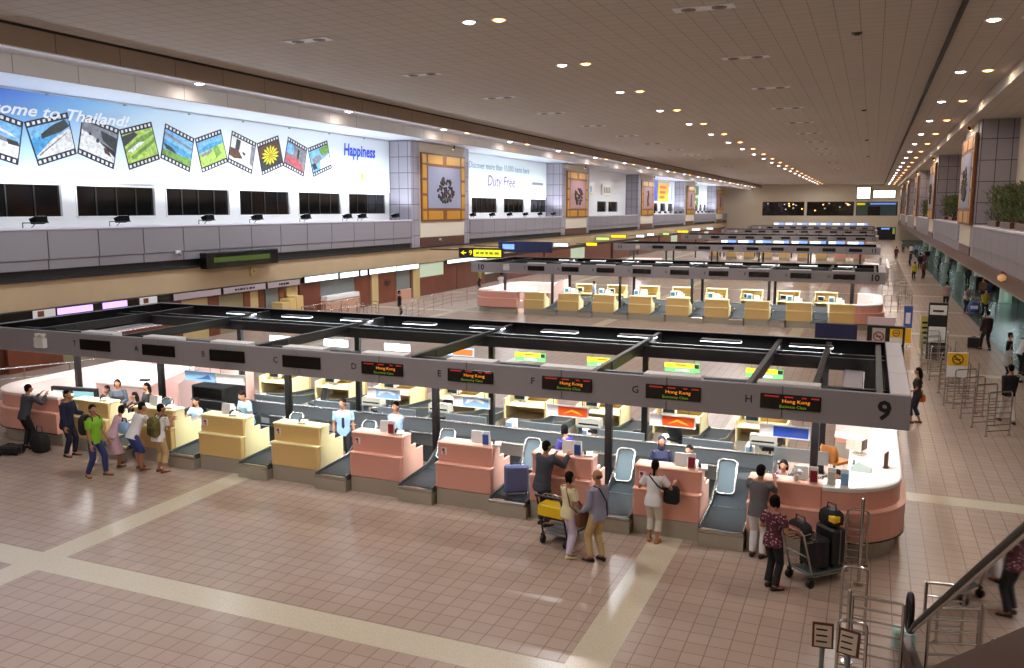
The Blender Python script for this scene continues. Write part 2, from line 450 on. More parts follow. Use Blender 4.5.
# piers: clad in grey panels, cream face with framed carved panel
def pier(i, a, c, side):
    s = 1 if side == 'left' else -1
    x_in = XL if side == 'left' else XR
    b = MB(); b.box(x_in - s * 1.85, x_in, a, c, 3.5, 11.0)
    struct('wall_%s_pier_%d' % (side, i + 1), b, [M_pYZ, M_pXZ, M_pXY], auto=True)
    b = MB(); b.box(x_in, x_in + s * .05, a + 1.2, c - 1.0, 4.25, 11.0)
    struct('trim_pier_%s_%d' % (side, i + 1), b, M_cream)
    b = MB(); b.box(x_in, x_in + s * .05, a + 1.2, c - 1.0, 3.6, 4.2); struct('trim_base_%s_%d' % (side, i + 1), b, M_woodd)
    # framed artwork (a plain generic carving)
    nm = ['nearest', 'second', 'third', 'fourth', 'farthest'][i]
    t = thing('framed_relief', 'gilt framed carved wall panel on the %s pier of the %s gallery' % (nm, side), 'wall panel', (x_in + s * .06, (a + c) / 2 + .1, 7.85), 0, 'gilt framed panels on the piers')
    hw, hh = 3.55, 2.45
    x0 = 0; f = MB(); f.box(x0, s * .12, -hw, hw, -hh, hh, .0); f.build('backing_frame', M_goldd, t)
    g = MB()
    for (u0, u1, v0, v1) in [(-hw + .12, -hw + .72, v, v + .92) for v in (-1.55, -.45, .65)] + [(hw - .72, hw - .12, v, v + .92) for v in (-1.55, -.45, .65)] + \
            [(u, u + 2.3, v, v + .62) for u in (-2.6, .3) for v in (-2.33, 1.7)] + [(u, u + .6, v, v + .62) for u in (-hw + .12, hw - .72) for v in (-2.33, 1.7)]:
        g.box(s * .12, s * .15, u0, u1, v0, v1, .01)
    g.build('gilt_tile', M_gold, t)
    MB().box(s * .12, s * .16, -2.65, 2.65, -1.5, 1.5).build('picture_ground', M_art if (i == 0 or side == 'right') else M_artp, t)
    r = MB().mat(0, True); q = random.Random(i + 5)
    if i in (0, 1):
        for k in range(90):
            an = q.random() * 2 * pi; ra = q.random() ** .5
            r.ell((s * .17, .1 + 1.35 * ra * cos(an), -.2 + .9 * ra * sin(an)), .05 + .06 * q.random(), .06 + .13 * q.random(), .06 + .12 * q.random(), 7, 5)
    else:
        for k in range(14): r.ell((s * .17, -.2 + .4 * q.random(), -1.0 + k * .15), .08, .55 - .02 * k + .1 * q.random(), .14, 8, 6)
    r.build('carved_relief', M_relief, t)
    return t
for i, (a, c) in enumerate(piers): pier(i, a, c, 'left')

# ------------------------------------------------------------------ billboards
def bil(q, u, v):
    a = V(q[0]).lerp(V(q[1]), u); c = V(q[3]).lerp(V(q[2]), u); return a.lerp(c, v)
def board_mat():
    m = bpy.data.materials.new('printed_sky_banner'); m.use_nodes = True; nt = m.node_tree; bs = nt.nodes['Principled BSDF']
    tc = nt.nodes.new('ShaderNodeTexCoord'); sp = nt.nodes.new('ShaderNodeSeparateXYZ'); nt.links.new(tc.outputs['Object'], sp.inputs[0])
    # the print: deep blue at the upper left fading to white
    m1 = nt.nodes.new('ShaderNodeMath'); m1.operation = 'MULTIPLY_ADD'; m1.inputs[1].default_value = -2.6; nt.links.new(sp.outputs['Z'], m1.inputs[0]); 
    nt.links.new(sp.outputs['Y'], m1.inputs[2])
    mr = nt.nodes.new('ShaderNodeMapRange'); mr.inputs[1].default_value = 18 - 2.6 * 11; mr.inputs[2].default_value = 32 - 2.6 * 8.6
    nt.links.new(m1.outputs[0], mr.inputs[0])
    r = nt.nodes.new('ShaderNodeValToRGB'); e = r.color_ramp.elements
    e[0].position = 0; e[0].color = lin((30, 70, 190)); e[1].position = 1; e[1].color = lin((232, 240, 244))
    for p, c in ((.3, (64, 108, 206)), (.52, (128, 184, 228)), (.74, (204, 226, 238))):
        x = e.new(p); x.color = lin(c)
    nt.links.new(mr.outputs[0], r.inputs[0]); nt.links.new(r.outputs[0], bs.inputs['Base Color']); bs.inputs['Roughness'].default_value = .4
    return m
XF = XB + .14
t = thing('banner_billboard', 'long sky-blue travel billboard with film strip photos high on left gallery wall', 'billboard', (0, 0, 0))
MB().box(XB + .01, XF, 16.5, 53.3, 7.42, 10.95).build('banner_panel', board_mat(), t)
bl = MB()
for y in range(18, 53, 4): bl.box(XF, XF + .06, y, y + .12, 10.9, 10.96)
bl.build('banner_clip', M_steel_side, t)
# ten film frames, corner points in (y, z) on the panel
FR = [((22.9, 10.2), (24.89, 9.73), (24.5, 7.99), (22.5, 8.5)), ((24.91, 9.73), (26.99, 10.32), (27.31, 8.6), (25.41, 8.0)),
      ((27.74, 10.3), (29.68, 9.84), (29.22, 8.03), (27.33, 8.63)), ((29.67, 9.83), (31.59, 10.35), (32.0, 8.63), (30.1, 8.04)),
      ((32.47, 10.35), (34.36, 9.78), (33.91, 8.08), (32.03, 8.69)), ((34.38, 9.78), (36.3, 10.4), (36.75, 8.73), (34.78, 8.09)),
      ((37.16, 10.4), (39.09, 9.9), (38.59, 8.16), (36.69, 8.72)), ((39.12, 9.87), (41.02, 10.45), (41.45, 8.77), (39.47, 8.13)),
      ((41.93, 10.44), (43.75, 9.93), (43.3, 8.19), (41.38, 8.74)), ((43.78, 9.91), (45.83, 10.52), (46.25, 8.82), (44.27, 8.21))]
P_sky = mat('print_sky', (120, 180, 230), .4, noise=.38, nscale=7); P_sea = mat('print_sea', (70, 150, 200), .4, noise=.38, nscale=7); P_sand = mat('print_sand', (236, 230, 220), .4, noise=.38, nscale=7)
P_dk = mat('print_dark', (40, 44, 44), .4, noise=.38, nscale=7); P_grn = mat('print_green', (110, 150, 60), .4, noise=.38, nscale=7); P_grn2 = mat('print_lightgreen', (170, 200, 90), .4, noise=.38, nscale=7)
P_gry = mat('print_grey', (130, 130, 136), .4, noise=.38, nscale=7); P_red = mat('print_red', (190, 90, 96), .4, noise=.38, nscale=7); P_flo = mat('print_flower', (250, 226, 30), .4, noise=.38, nscale=7); P_brn = mat('print_brown', (84, 50, 30), .4, noise=.38, nscale=7)
P_navy = mat('film_black', (20, 20, 44), .4)
# each picture: list of (material, polygon in u,v) drawn back to front
PIC = [
 [(P_sky, [(0, 0), (1, 0), (1, .5), (0, .5)]), (P_sand, [(.1, .1), (.8, .3), (.9, .38), (.4, .3)]), (P_gry, [(0, .4), (1, .5), (1, .62), (0, .55)]), (P_sand, [(0, .55), (1, .62), (1, 1), (0, 1)]), (P_dk, [(.7, .5), (.95, .48), (1, .62), (.75, .64)])],
 [(P_sky, [(0, 0), (1, 0), (1, 1), (0, 1)]), (P_sea, [(0, .35), (.7, .3), (.4, .75), (0, .95)]), (P_sand, [(.1, 1), (0, .9), (.45, .55), (.95, .32), (1, .4), (1, 1)]), (P_dk, [(.25, .28), (.55, .1), (.9, 0), (1, .25), (.75, .36), (.25, .42)]), (P_gry, [(.05, .88), (.9, .42), (.9, .45), (.08, .92)])],
 [(P_gry, [(0, 0), (1, 0), (1, .6), (0, .35)]), (P_sand, [(0, .3), (.4, .42), (1, .8), (1, 1), (0, 1)]), (P_dk, [(.5, .1), (1, .15), (1, .6), (.6, .4)]), (P_dk, [(.2, .3), (.27, .3), (.27, .4), (.2, .4)]), (P_dk, [(.42, .42), (.5, .42), (.5, .55), (.42, .55)]), (P_brn, [(.65, .62), (.8, .66), (.9, .85), (.7, .8)])],
 [(P_grn2, [(0, 0), (1, 0), (1, 1), (0, 1)]), (P_dk, [(0, .05), (.4, 0), (.5, .12), (0, .4)]), (P_grn, [(0, .5), (.6, .2), (1, .12), (1, .25), (.5, .45), (0, .62)]), (P_sand, [(.05, .58), (.5, .38), (.65, .42), (.2, .66)]), (P_grn, [(.1, .8), (1, .4), (1, .52), (.2, .9)])],
 [(P_sky, [(0, 0), (1, 0), (1, 1), (0, 1)]), (P_gry, [(0, .1), (1, .25), (1, .35), (0, .22)]), (P_sea, [(0, .4), (1, .5), (1, .72), (0, .66)]), (P_dk, [(0, .55), (.3, .6), (.5, .75), (.1, .74)]), (P_grn, [(0, .78), (.6, .74), (1, .68), (1, 1), (0, 1)])],
 [(P_sky, [(0, 0), (1, 0), (1, .5), (0, .5)]), (P_sea, [(0, .35), (.4, .18), (1, .25), (1, .42), (0, .5)]), (P_grn2, [(0, .45), (1, .35), (1, 1), (0, 1)]), (P_grn, [(.55, .4), (.75, .35), (.85, .75), (.6, .85)]), (P_gry, [(.05, .5), (.5, .42), (.5, .55), (.1, .62)])],
 [(P_sand, [(0, 0), (1, 0), (1, 1), (0, 1)]), (P_dk, [(.2, .02), (.38, .05), (.36, .5), (.18, .45)]), (P_brn, [(0, .5), (.3, .45), (.55, .75), (.2, .9), (0, .85)]), (P_gry, [(.85, 0), (1, .05), (1, .9), (.85, .8)]), (P_dk, [(.5, .45), (.65, .5), (.62, .6), (.5, .55)])],
 [(P_brn, [(0, 0), (1, 0), (1, 1), (0, 1)]), (P_dk, [(0, .5), (1, .6), (1, 1), (0, 1)])],
 [(P_gry, [(0, 0), (1, 0), (1, 1), (0, 1)]), (P_sky, [(0, 0), (.35, .1), (.35, .5), (0, .5)]), (P_dk, [(.55, .1), (.65, .12), (.65, .7), (.55, .65)]), (P_red, [(0, .62), (.6, .55), (.95, .85), (.9, 1), (0, .95)])],
 [(P_sky, [(0, 0), (1, 0), (1, 1), (0, 1)]), (P_grn, [(.5, .05), (1, 0), (1, .4), (.6, .4)]), (P_gry, [(.05, .35), (.5, .3), (.6, .6), (.15, .7)]), (P_sand, [(.45, .6), (1, .45), (1, 1), (.4, 1)]), (P_dk, [(0, .6), (.2, .62), (.25, .9), (.05, .9)])],
]
def P3(q, u, v, d): p = bil(q, u, v); return (XF + d, p.x, p.y)
for i, q in enumerate(FR):
    q = [V(p) for p in q]
    f = MB(); mats = [P_navy, P_sand]
    n = [P3(q, u, v, 0.0) for u, v in ((0, 0), (1, 0), (1, 1), (0, 1))]; m_ = [P3(q, u, v, .012) for u, v in ((0, 0), (1, 0), (1, 1), (0, 1))]
    f.add(n + m_, [(4, 7, 6, 5), (0, 1, 5, 4), (1, 2, 6, 5), (2, 3, 7, 6), (3, 0, 4, 7)], False)
    f.mat(1)
    for v0 in (.035, .895):
        for k in range(8):
            u0 = .035 + k * .12; f.quad(*[P3(q, u, v, .016) for u, v in ((u0, v0), (u0, v0 + .07), (u0 + .065, v0 + .07), (u0 + .065, v0))])
    fr = f.build('film_frame', mats, t)
    p = MB(); ms = []
    for k, (mm, poly) in enumerate(PIC[i]):
        if mm not in ms: ms.append(mm)
        p.mat(ms.index(mm)); pts = [P3(q, .03 + .94 * u, .145 + .71 * v, .016 + .003 * k) for u, v in poly]
        p.add(pts, [tuple(range(len(pts)))[::-1]], False)
    if i == 7:   # yellow daisy
        ms.append(P_flo); p.mat(len(ms) - 1)
        for k in range(14):
            an = k * 2 * pi / 14; c0 = V((.48, .5))
            tip = c0 + V((cos(an) * .42, sin(an) * .44)); s1 = c0 + V((cos(an + .16) * .3, sin(an + .16) * .32)); s0 = c0 + V((cos(an - .16) * .3, sin(an - .16) * .32))
            pts = [P3(q, .03 + .94 * a.x, .145 + .71 * a.y, .026) for a in (c0, s0, tip, s1)]; p.add(pts, [(3, 2, 1, 0)], False)
        ms.append(mat('print_amber', (200, 150, 20), .4)); p.mat(len(ms) - 1)
        pts = [P3(q, .03 + .94 * (.48 + .09 * cos(a)), .145 + .71 * (.5 + .09 * sin(a)), .03) for a in [2 * pi * j / 10 for j in range(10)]]; p.add(pts, [tuple(range(10))[::-1]], False)
    p.build('photo_print', ms, fr)
b = MB(); b.text('Welcome to Thailand!', .66, (XF + .06, 25.95, 10.18), (0, 1, -.0), (0, 0, 1), shear=.4, bold=.022, sx=1.38); b.build('lettering', mat('white_print', (250, 250, 252), .4), t, 'white slanting greeting lettering')
b = MB(); b.text('Happiness', 1.05, (XF + .02, 49.5, 10.05), (0, 1, 0), (0, 0, 1), shear=.12, bold=.03, sx=.88); b.build('lettering', mat('print_royal', (44, 84, 206), .4), t, 'blue title lettering')
b = MB()
for k in range(10): a = k * pi / 5; b.ell((XF + .02, 49.75 + .12 * cos(a), 8.45 + .12 * sin(a)), .01, .07, .07, 6, 4)
b.build('flower_mark', P_flo, t)
# second billboard
t = thing('banner_billboard', 'white duty free billboard in the second recess of the left gallery', 'billboard', (0, 0, 0))
MB().box(XB + .01, XF, 62.9, 85.1, 7.5, 10.95).build('banner_panel', mat('white_banner', (228, 238, 240), .4), t)
b = MB(); b.text('Discover more than 10,000 items here', .8, (XF + .02, 73.2, 10.0), (0, 1, 0), (0, 0, 1), sx=1.1); b.build('lettering', mat('print_teal', (110, 150, 170), .4), t)
b = MB(); b.text('Duty Free', 1.35, (XF + .02, 73.2, 8.75), (0, 1, 0), (0, 0, 1), shear=.2, sx=1.15); b.build('lettering', mat('print_plum', (110, 60, 120), .4), t)
b = MB(); b.box(XF, XF + .02, 81.0, 84.0, 8.7, 8.95); b.build('small_print', P_gry, t)
# third recess: two small white boards
for y0, y1, lb in ((96.0, 101.5, 'small pale signboard at the near side of the third recess'), (105.2, 109.2, 'small cream signboard above two dark windows in the third recess')):
    t = thing('signboard', lb, 'sign', (XB, (y0 + y1) / 2, 8.6)); w = (y1 - y0) / 2
    MB().box(.01, .2, -w, w, -.55, .75, .03).build('board', mat('cream_board', (236, 226, 204), .4), t)
    b = MB()
    for k in range(4): b.box(.2, .22, -w * .7 + k * w * .4, -w * .5 + k * w * .4, -.25, .45)
    b.build('picture_print', M_lblue if y0 < 100 else P_gry, t)
# fourth recess: posters
yp = segs[3][0]
for (y0, y1, z0, z1, m1, nm, lb) in ((yp + .4, yp + 9.2, 7.6, 10.8, M_royal, 'blue', 'blue poster panel in the fourth recess of the left gallery'), (yp + 9.6, yp + 17.0, 7.5, 10.4, M_yel_s, 'yellow', 'yellow poster panel beside the blue one in the fourth recess')):
    t = thing('picture_poster', lb, 'poster', (XB, (y0 + y1) / 2, 0)); w = (y1 - y0) / 2
    MB().box(.01, .15, -w, w, z0, z1).build('poster_panel', m1, t)
    b = MB()
    for k in range(3): b.box(.15, .17, -w * .7, w * (.2 + .15 * k), z0 + .5 + k * .8, z0 + .9 + k * .8)
    b.build('poster_print', M_paper if nm == 'blue' else M_orange_s, t)
t = thing('picture_poster', 'white poster with tall blue figure-like stripe in the fourth recess', 'poster', (XB, yp + 19.5, 0))
MB().box(.01, .15, -2.2, 2.2, 7.5, 10.8).build('poster_panel', M_paper, t)
b = MB(); b.prism([(-.7, 7.7), (1.0, 7.6), (.6, 9.0), (.1, 10.4), (-.5, 9.0)], 'x', .15, .17); b.build('poster_print', M_lblue, t)
yp = segs[4][0]
for z0, z1, lb in ((9.0, 10.7, 'upper green poster in the fifth recess of the left gallery'), (7.0, 8.4, 'lower green poster in the fifth recess of the left gallery')):
    t = thing('picture_poster', lb, 'poster', (XB, yp + 6.5, 0))
    MB().box(.01, .15, -5.8, 5.8, z0, z1).build('poster_panel', mat('poster_green', (84, 120, 60), .4), t)
    MB().box(.15, .17, -3, 2.6, z0 + .4, z1 - .5).build('poster_print', M_paper, t)
t = thing('picture_poster', 'white banner panel to the right of the green posters', 'poster', (XB, yp + 17, 0))
MB().box(.01, .15, -4.2, 4.2, 7.4, 10.9).build('poster_panel', M_paper, t)

# floodlights on brackets along the parapet
def make_flood(label):
    t = thing('floodlight', label, 'floodlight', (0, 0, 0), 0, 'floodlights along the left gallery parapet')
    b = MB(); b.tube([(0, -.9, .0), (.0, -.9, .2), (0, .25, .2)], .022, 6); b.tube([(0, -.55, .0), (0, -.3, .2)], .018, 6); b.tube([(0, 0, .2), (-.25, 0, .24)], .02, 6); b.build('bracket', M_black, t)
    h = MB(); h.prism([(-.34, .14), (-.06, .20), (-.10, .46), (-.46, .35)], 'y', -.27, .27); h.build('lamp_housing', mat('backlit_black', (8, 8, 9), .8, spec=.1), t)  # backlighting put into the colour: a black housing made darker still
    l = MB(); l.add([(-.45, -.25, .362), (-.45, .25, .362), (-.12, .25, .462), (-.12, -.25, .462)], [(0, 1, 2, 3)], False); l.build('lamp_glass', mat('flood_glass', (220, 236, 250), .3, emit=2.5), t); bulb('flood_bulb', 'SPOT', t, (-.30, 0, .5), 430, (.78, .89, 1), .12, rot=(0, radians(184), 0), spot=radians(165))
    return t
fl = make_flood('x'); first = True
ny = []
for y in (24.2, 28.3, 33.6, 37.3, 41.6, 45.9, 47.6, 51.8): ny.append((y, 0))
for si in (1, 3, 4):
    a, c = segs[si]; c = min(c, YE); n = 6
    ny += [(a + 1.5 + k * (c - a - 3) / (n - 1), si) for k in range(n)]
cnt = {}
for y, si in ny:
    cnt[si] = cnt.get(si, 0) + 1
    lb = 'black floodlight, %s from the near end %s' % (ORD[cnt[si]], ['below the travel billboard', 'below the duty free billboard', '', 'below the blue and yellow posters', 'below the green posters'][si])
    o = fl if first else dup(fl); first = False
    o.location = (XL - .12, y, 5.53); o['label'] = lb
# dark scrolling display hung on the parapet and small cameras
t = thing('message_sign', 'long black message display with green text hung under the left parapet', 'display', (XL + .17, 35.0, 3.85))
MB().box(.0, .45, -2.7, 2.7, -.45, .32, .02).build('display_case', M_disp, t)
b = MB(); b.box(.45, .46, -2.2, 2.0, -.16, .08); b.build('green_text_band', mat('led_dim_green', (64, 84, 24), .4, emit=.25), t)
for y, z, nm in ((31.0, 4.25, 'below the travel billboard'), (57.5, 4.0, 'below the nearest gilt panel'),):
    t = thing('wall_camera', 'small white camera dome on the left gallery %s' % nm, 'camera', (XL + .06, y, z))
    MB().box(0, .1, -.14, .14, -.06, .1, .02).build('mount', M_white, t); MB().mat(0, True).ell((.16, 0, -.06), .1, .1, .1, 12, 8).build('dome', M_steel_side, t)
t = thing('wall_clock', 'round pale wall clock on the beige left fascia', 'clock', (XL + .02, 36.3, 3.0))
MB().mat(0, True).tube([(0, 0, 0), (.06, 0, 0)], .26, 20).build('clock_face', M_tan, t); b = MB(); b.box(.06, .075, -.012, .012, 0, .2); b.box(.06, .075, 0, .14, -.012, .012); b.build('clock_hand', M_ink, t)

# ------------------------------------------------------------------ left shops under the gallery
def shop_board(label, y0, y1, z0, z1, face, txt=None, ink=None, size=.2, case=None):
    t = thing('shop_sign', label, 'sign', (XL + .02, (y0 + y1) / 2, (z0 + z1) / 2)); w = (y1 - y0) / 2; h = (z1 - z0) / 2
    MB().box(-.1, .1, -w, w, -h, h, .01).build('sign_case', case or M_black, t)
    f = MB().box(.1, .115, -w + .05, w - .05, -h + .03, h - .03).build('sign_face', face, t)
    if txt:   # lettering too small to read in the photograph: word-like marks
        b = MB(); p = -sum(txt) / 2 - .03 * len(txt)
        for q_ in txt: b.box(.115, .125, p, p + q_, -size * .3, size * .3); p += q_ + .06
        b.build('lettering', ink or M_ink, f)
    return t
M_signgrey = mat('sign_panel_grey', (176, 160, 164), .4)
shop_board('black shop sign above the far left counter with violet lit panels', 17.0, 30.4, 2.03, 2.36, M_disp)
for y0, y1, m1, lb in ((24.3, 26.0, M_lightboxv, 'nearer violet lit panel on the black shop sign'), (26.5, 27.8, M_lightboxv, 'farther violet lit panel on the black shop sign')):
    t = thing('lit_shop_panel', lb, 'sign', (XL + .14, (y0 + y1) / 2, 2.2)); MB().box(0, .03, -(y1 - y0) / 2, (y1 - y0) / 2, -.13, .13, .01).build('panel_face', m1, t); MB().box(-.02, .0, -(y1 - y0) / 2 - .02, (y1 - y0) / 2 + .02, -.15, .15).build('panel_rim', M_black, t)
for y0, lb in ((23.2, 'small white panel with brown square mark left of the violet lights'), (28.5, 'small white panel with brown square mark right of the violet lights')):
    t = thing('logo_sign', lb, 'sign', (XL + .14, y0 + .5, 2.2)); MB().box(0, .03, -.5, .5, -.15, .15).build('panel_face', M_paper, t); MB().box(.03, .04, -.3, -.02, -.11, .11).build('square_mark', M_wood, t)
shop_board('blank grey sign panel above the tan shop doors', 30.5, 33.75, 2.0, 2.36, M_signgrey)
shop_board('grey sign panel with dark lettering next to the blank one', 33.85, 37.2, 2.0, 2.36, M_signgrey, (.16, .1, .2, .12, .0, .1, .0, .22, .14), M_ink, .17)
shop_board('grey sign panel with a short dark word before the lit white signs', 37.3, 40.2, 2.0, 2.36, M_signgrey, (.1, .16, .12, .3), M_ink, .2)
for i, (y0, y1) in enumerate(((40.6, 44.0), (44.15, 46.3), (46.45, 47.3), (47.5, 51.0), (51.05, 54.1))):
    shop_board('glowing white sign box over the brown shopfronts, %s from the left' % ORD[i + 1], y0, y1, 2.05, 2.42, M_lightbox)
shop_board('long glowing pale sign past the lit shop window', 58.6, 66, 2.1, 2.42, M_lightbox)
def shopfront(label, y0, y1, items):
    t = thing('shopfront', label, 'shopfront', (XL - .1, (y0 + y1) / 2, 0)); c = (y0 + y1) / 2
    for (nm, a, d, z0, z1, dep, m1) in items: MB().box(-.19, dep, a - c, d - c, z0, z1, .015 if dep > .02 else 0).build(nm, m1, t)
    return t
M_deskfront = mat('counter_front_tan', (196, 150, 124), .4); M_shopglass = mat('shop_glass', (120, 124, 122), .15); M_litglass = mat('lit_shop_window', (186, 204, 178), .3, emit=.35)
shopfront('tan doored shopfront under the blank grey sign', 22, 33.7, [('wood_panel', 22.2, 24.6, 0, 2.0, .02, M_wood), ('door_panel', 24.6, 26.6, 0, 2.0, 0, mat('khaki_panel', (140, 128, 94), .5)), ('wood_post', 26.6, 27.6, 0, 2.0, .06, M_woodd), ('door_panel', 27.6, 30.2, 0, 2.0, .02, M_wood), ('wood_post', 30.2, 31.2, 0, 2.0, .06, M_wood), ('door_panel', 31.2, 33.0, 0, 2, 0, M_tan), ('wood_post', 33.0, 33.7, 0, 2.0, .06, M_wood)])
shopfront('tan and brown shopfront under the lettered grey sign', 33.8, 37.2, [('door_panel', 33.8, 35.6, 0, 2.0, 0, mat('khaki_panel', (140, 128, 94), .5)), ('wood_post', 35.6, 36.1, 0, 2, .06, M_wood), ('door_panel', 36.1, 36.8, 0, 2, .0, M_tan), ('wood_post', 36.8, 37.2, 0, 2, .06, M_wood)])
shopfront('shopfront with yellow booth panels under the short-word sign', 37.3, 40.3, [('window', 37.4, 38.5, .7, 2.0, .0, M_shopglass), ('wood_post', 38.5, 38.9, 0, 2, .05, M_wood), ('booth_panel', 37.9, 38.5, 0, 1.2, .7, M_yel), ('booth_panel', 38.55, 39.15, 0, 1.35, .7, M_yel), ('booth_panel', 39.2, 39.8, 0, 1.45, .7, M_yel), ('door_panel', 39.2, 40.2, 0, 2, .02, M_tan)])
shopfront('brown counter shop with grey window under the first lit sign', 40.4, 48.0, [('wood_panel', 40.4, 42.4, 0, 2.05, .03, M_wood), ('window', 42.4, 46.1, .95, 2.05, .0, M_shopglass), ('counter_front', 42.4, 46.1, 0, .85, .4, M_deskfront), ('name_strip', 42.5, 46.0, .85, 1.12, .42, M_paper), ('wood_panel', 46.1, 47.9, 0, 2.05, .05, M_wood)])
shopfront('brown panel shop with a dark word under the fourth lit sign', 48.0, 51.2, [('column', 48.0, 48.8, 0, 2.05, .1, M_tan), ('wood_panel', 48.8, 51.1, 0, 2.05, .05, M_wood)])
b = MB(); b.text('fair', .62, (.06, .4, 1.35), (0, 1, 0), (0, 0, 1), shear=.2, bold=.02); b.build('lettering', M_ink, bpy.data.objects['shopfront.004'])
shopfront('small pale window shop between brown panel and tan column', 51.2, 54.6, [('window', 51.3, 53.2, .7, 2.05, 0, M_shopglass), ('counter_front', 51.3, 53.2, 0, .7, .1, M_deskfront), ('wood_post', 53.2, 53.5, 0, 2.05, .06, M_wood), ('column', 53.5, 54.5, 0, 2.05, .1, M_tan)])
shopfront('brown fronted office with a bright lit window', 54.6, 60.5, [('wood_panel', 54.6, 58.6, 0, 1.35, .05, M_wood), ('lit_window', 54.7, 58.4, 1.35, 2.3, .0, M_litglass), ('wood_panel', 58.5, 60.5, 0, 2.3, .05, M_wood)])
shopfront('dark red-brown shopfront beyond the lit office window', 60.6, 80.0, [('wood_panel', 60.6, 66.0, 0, 2.05, .03, M_wood), ('window', 66, 70, .8, 2.05, 0, M_litglass), ('wood_panel', 70, 80, 0, 2.05, .03, M_wood)])
for i, (y0, y1) in enumerate(((80.5, 104), (105, 130), (131, 160), (161, 190))):
    shopfront('distant brown shopfront with lit windows, %s along the far left wall' % ORD[i + 1], y0, y1, [('wood_panel', y0, y0 + 8, 0, 2.05, .03, M_wood), ('lit_window', y0 + 8, y0 + 13, .8, 2.0, 0, M_litglass), ('wood_panel', y0 + 13, y1, 0, 2.05, .03, M_wood)])
# projecting lit signs along the far left side
q = random.Random(11)
cols = [(M_lightboxy, 'yellow'), (M_lightbox, 'white'), (M_lightboxgreen, 'lime')]
k = 0
for y in (70, 76, 82, 90, 97, 104, 112, 121, 130, 141, 152, 165):
    m1, cn = cols[(0, 1, 1, 0, 2, 0, 1, 1, 2, 0, 1, 1)[k]]; k += 1
    t = thing('hanging_sign', 'small %s lit sign hanging along the distant left shops, %s from the near end' % (cn, ORD[k]), 'sign', (XL + .9 + q.random() * 1.2, y, 2.45 + q.random() * .5), 0, 'lit signs along the distant left shops')
    w = .5 + q.random() * .5
    MB().box(-w, w, -.1, .1, -.2, .2, .02).build('sign_case', M_black, t); MB().box(-w + .05, w - .05, -.115, -.1, -.15, .15).build('sign_face', m1, t)
    MB().cyl((XL - t.location.x, 0, .05), (-w, 0, .05), .03, 6).build('bracket_arm', M_black, t)
t = thing('direction_sign', 'yellow and black direction sign hanging above the second island', 'sign', (-25.8, 56.0, 3.15))
MB().box(-1.75, 1.75, -.12, .12, -.36, .36, .02).build('sign_case', M_black, t)
f = MB().box(-.55, 1.6, -.14, -.12, -.24, .24); f.build('sign_face', M_lightboxy, t)
b = MB(); b.text('\u2190 9', .52, (-1.1, -.14, 0), (1, 0, 0), (0, 0, 1)); b.box(-1.55, -1.2, -.14, -.13, -.03, .03); b.build('symbol', M_lightboxy, t)
b = MB()
for x0, x1 in ((-.4, -.1), (-.02, .28), (.36, .6), (.68, 1.0), (1.08, 1.45)): b.box(x0, x1, -.145, -.14, -.1, .1)
b.build('lettering', M_led_g, t)
MB().cyl((-4.15, 0, .2), (-1.7, 0, .2), .04, 8).build('bracket_arm', M_black, t)
t = thing('direction_sign', 'dark blue direction sign behind the yellow one', 'sign', (-25.4, 63.5, 3.3))
MB().box(-2.3, 2.3, -.12, .12, -.42, .42, .02).build('sign_case', mat('sign_navy', (38, 52, 96), .4), t)
MB().box(-1.9, -.9, -.14, -.12, -.2, .2).build('sign_face', M_lightboxb, t)
MB().cyl((-4.55, 0, .0), (-2.2, 0, .0), .04, 8).build('bracket_arm', M_black, t)

# ------------------------------------------------------------------ right gallery
rp = [(51.6 + MOD * k, 51.6 + MOD * k + 8.4) for k in range(-1, 5)]
for i, (a, c) in enumerate(rp[1:]): pier(i, a, c, 'right')
rseg = []; prev = YN
for a, c in rp: rseg.append((prev, a)); prev = c
rseg.append((prev, YE))
b = MB(); b.box(XR, 16, YN, YE, 3.05, 3.5); struct('wall_right_ledge', b, mat('underside_grey', (150, 140, 128), .6))
b = MB(); b.box(XR - .12, XR, YN, YE, 3.2, 3.75); struct('trim_11', b, M_woodd)
b = MB()
for a, c in rseg: b.box(XR, XR + .3, a, c, 3.7, 4.3); b.box(XR - .04, XR + .3, a, c, 4.32, 5.32)
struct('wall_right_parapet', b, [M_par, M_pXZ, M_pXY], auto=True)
b = MB()
for a, c in rseg: b.box(XR - .08, XR + 1.2, a, c, 5.32, 5.44, .03)
struct('trim_12', b, M_sill)
b = MB(); b.box(6.75, 7.0, YN, YE, 7.3, 10.95); struct('wall_right', b, M_cream)
b = MB(); b.box(11.7, 12, YN, YE, 3.5, 7.4); struct('wall_right_beyond', b, mat('beyond_green', (90, 110, 96), .6))
b = MB(); b.box(7.0, 12, YN, YE, 7.4, 7.6); struct('ceiling_right_beyond', b, M_cream)
b = MB(); b.box(6.8, 6.84, YN, YE, 5.4, 7.3); o = struct('window_90', b, M_glass)
b = MB()
for y in range(20, 190, 4): b.box(6.78, 6.86, y, y + .06, 5.4, 7.3)
b.build('mullion', M_black, o)
for i, y in enumerate((33.5, 36.0, 38.5, 41, 43.5)):
    t = MB().mat(0, True).lathe([(.09, 0), (.1, .03), (.02, .05)], (9.3, y, 7.35), 12); t.mat(0, False)
    tag(t.build('spot_lamp', M_lamp_w), 'tiny bright spot lamp behind the right gallery glass, %s from the near end' % ORD[i + 1], 'lamp', 'spot lamps behind the right glass')
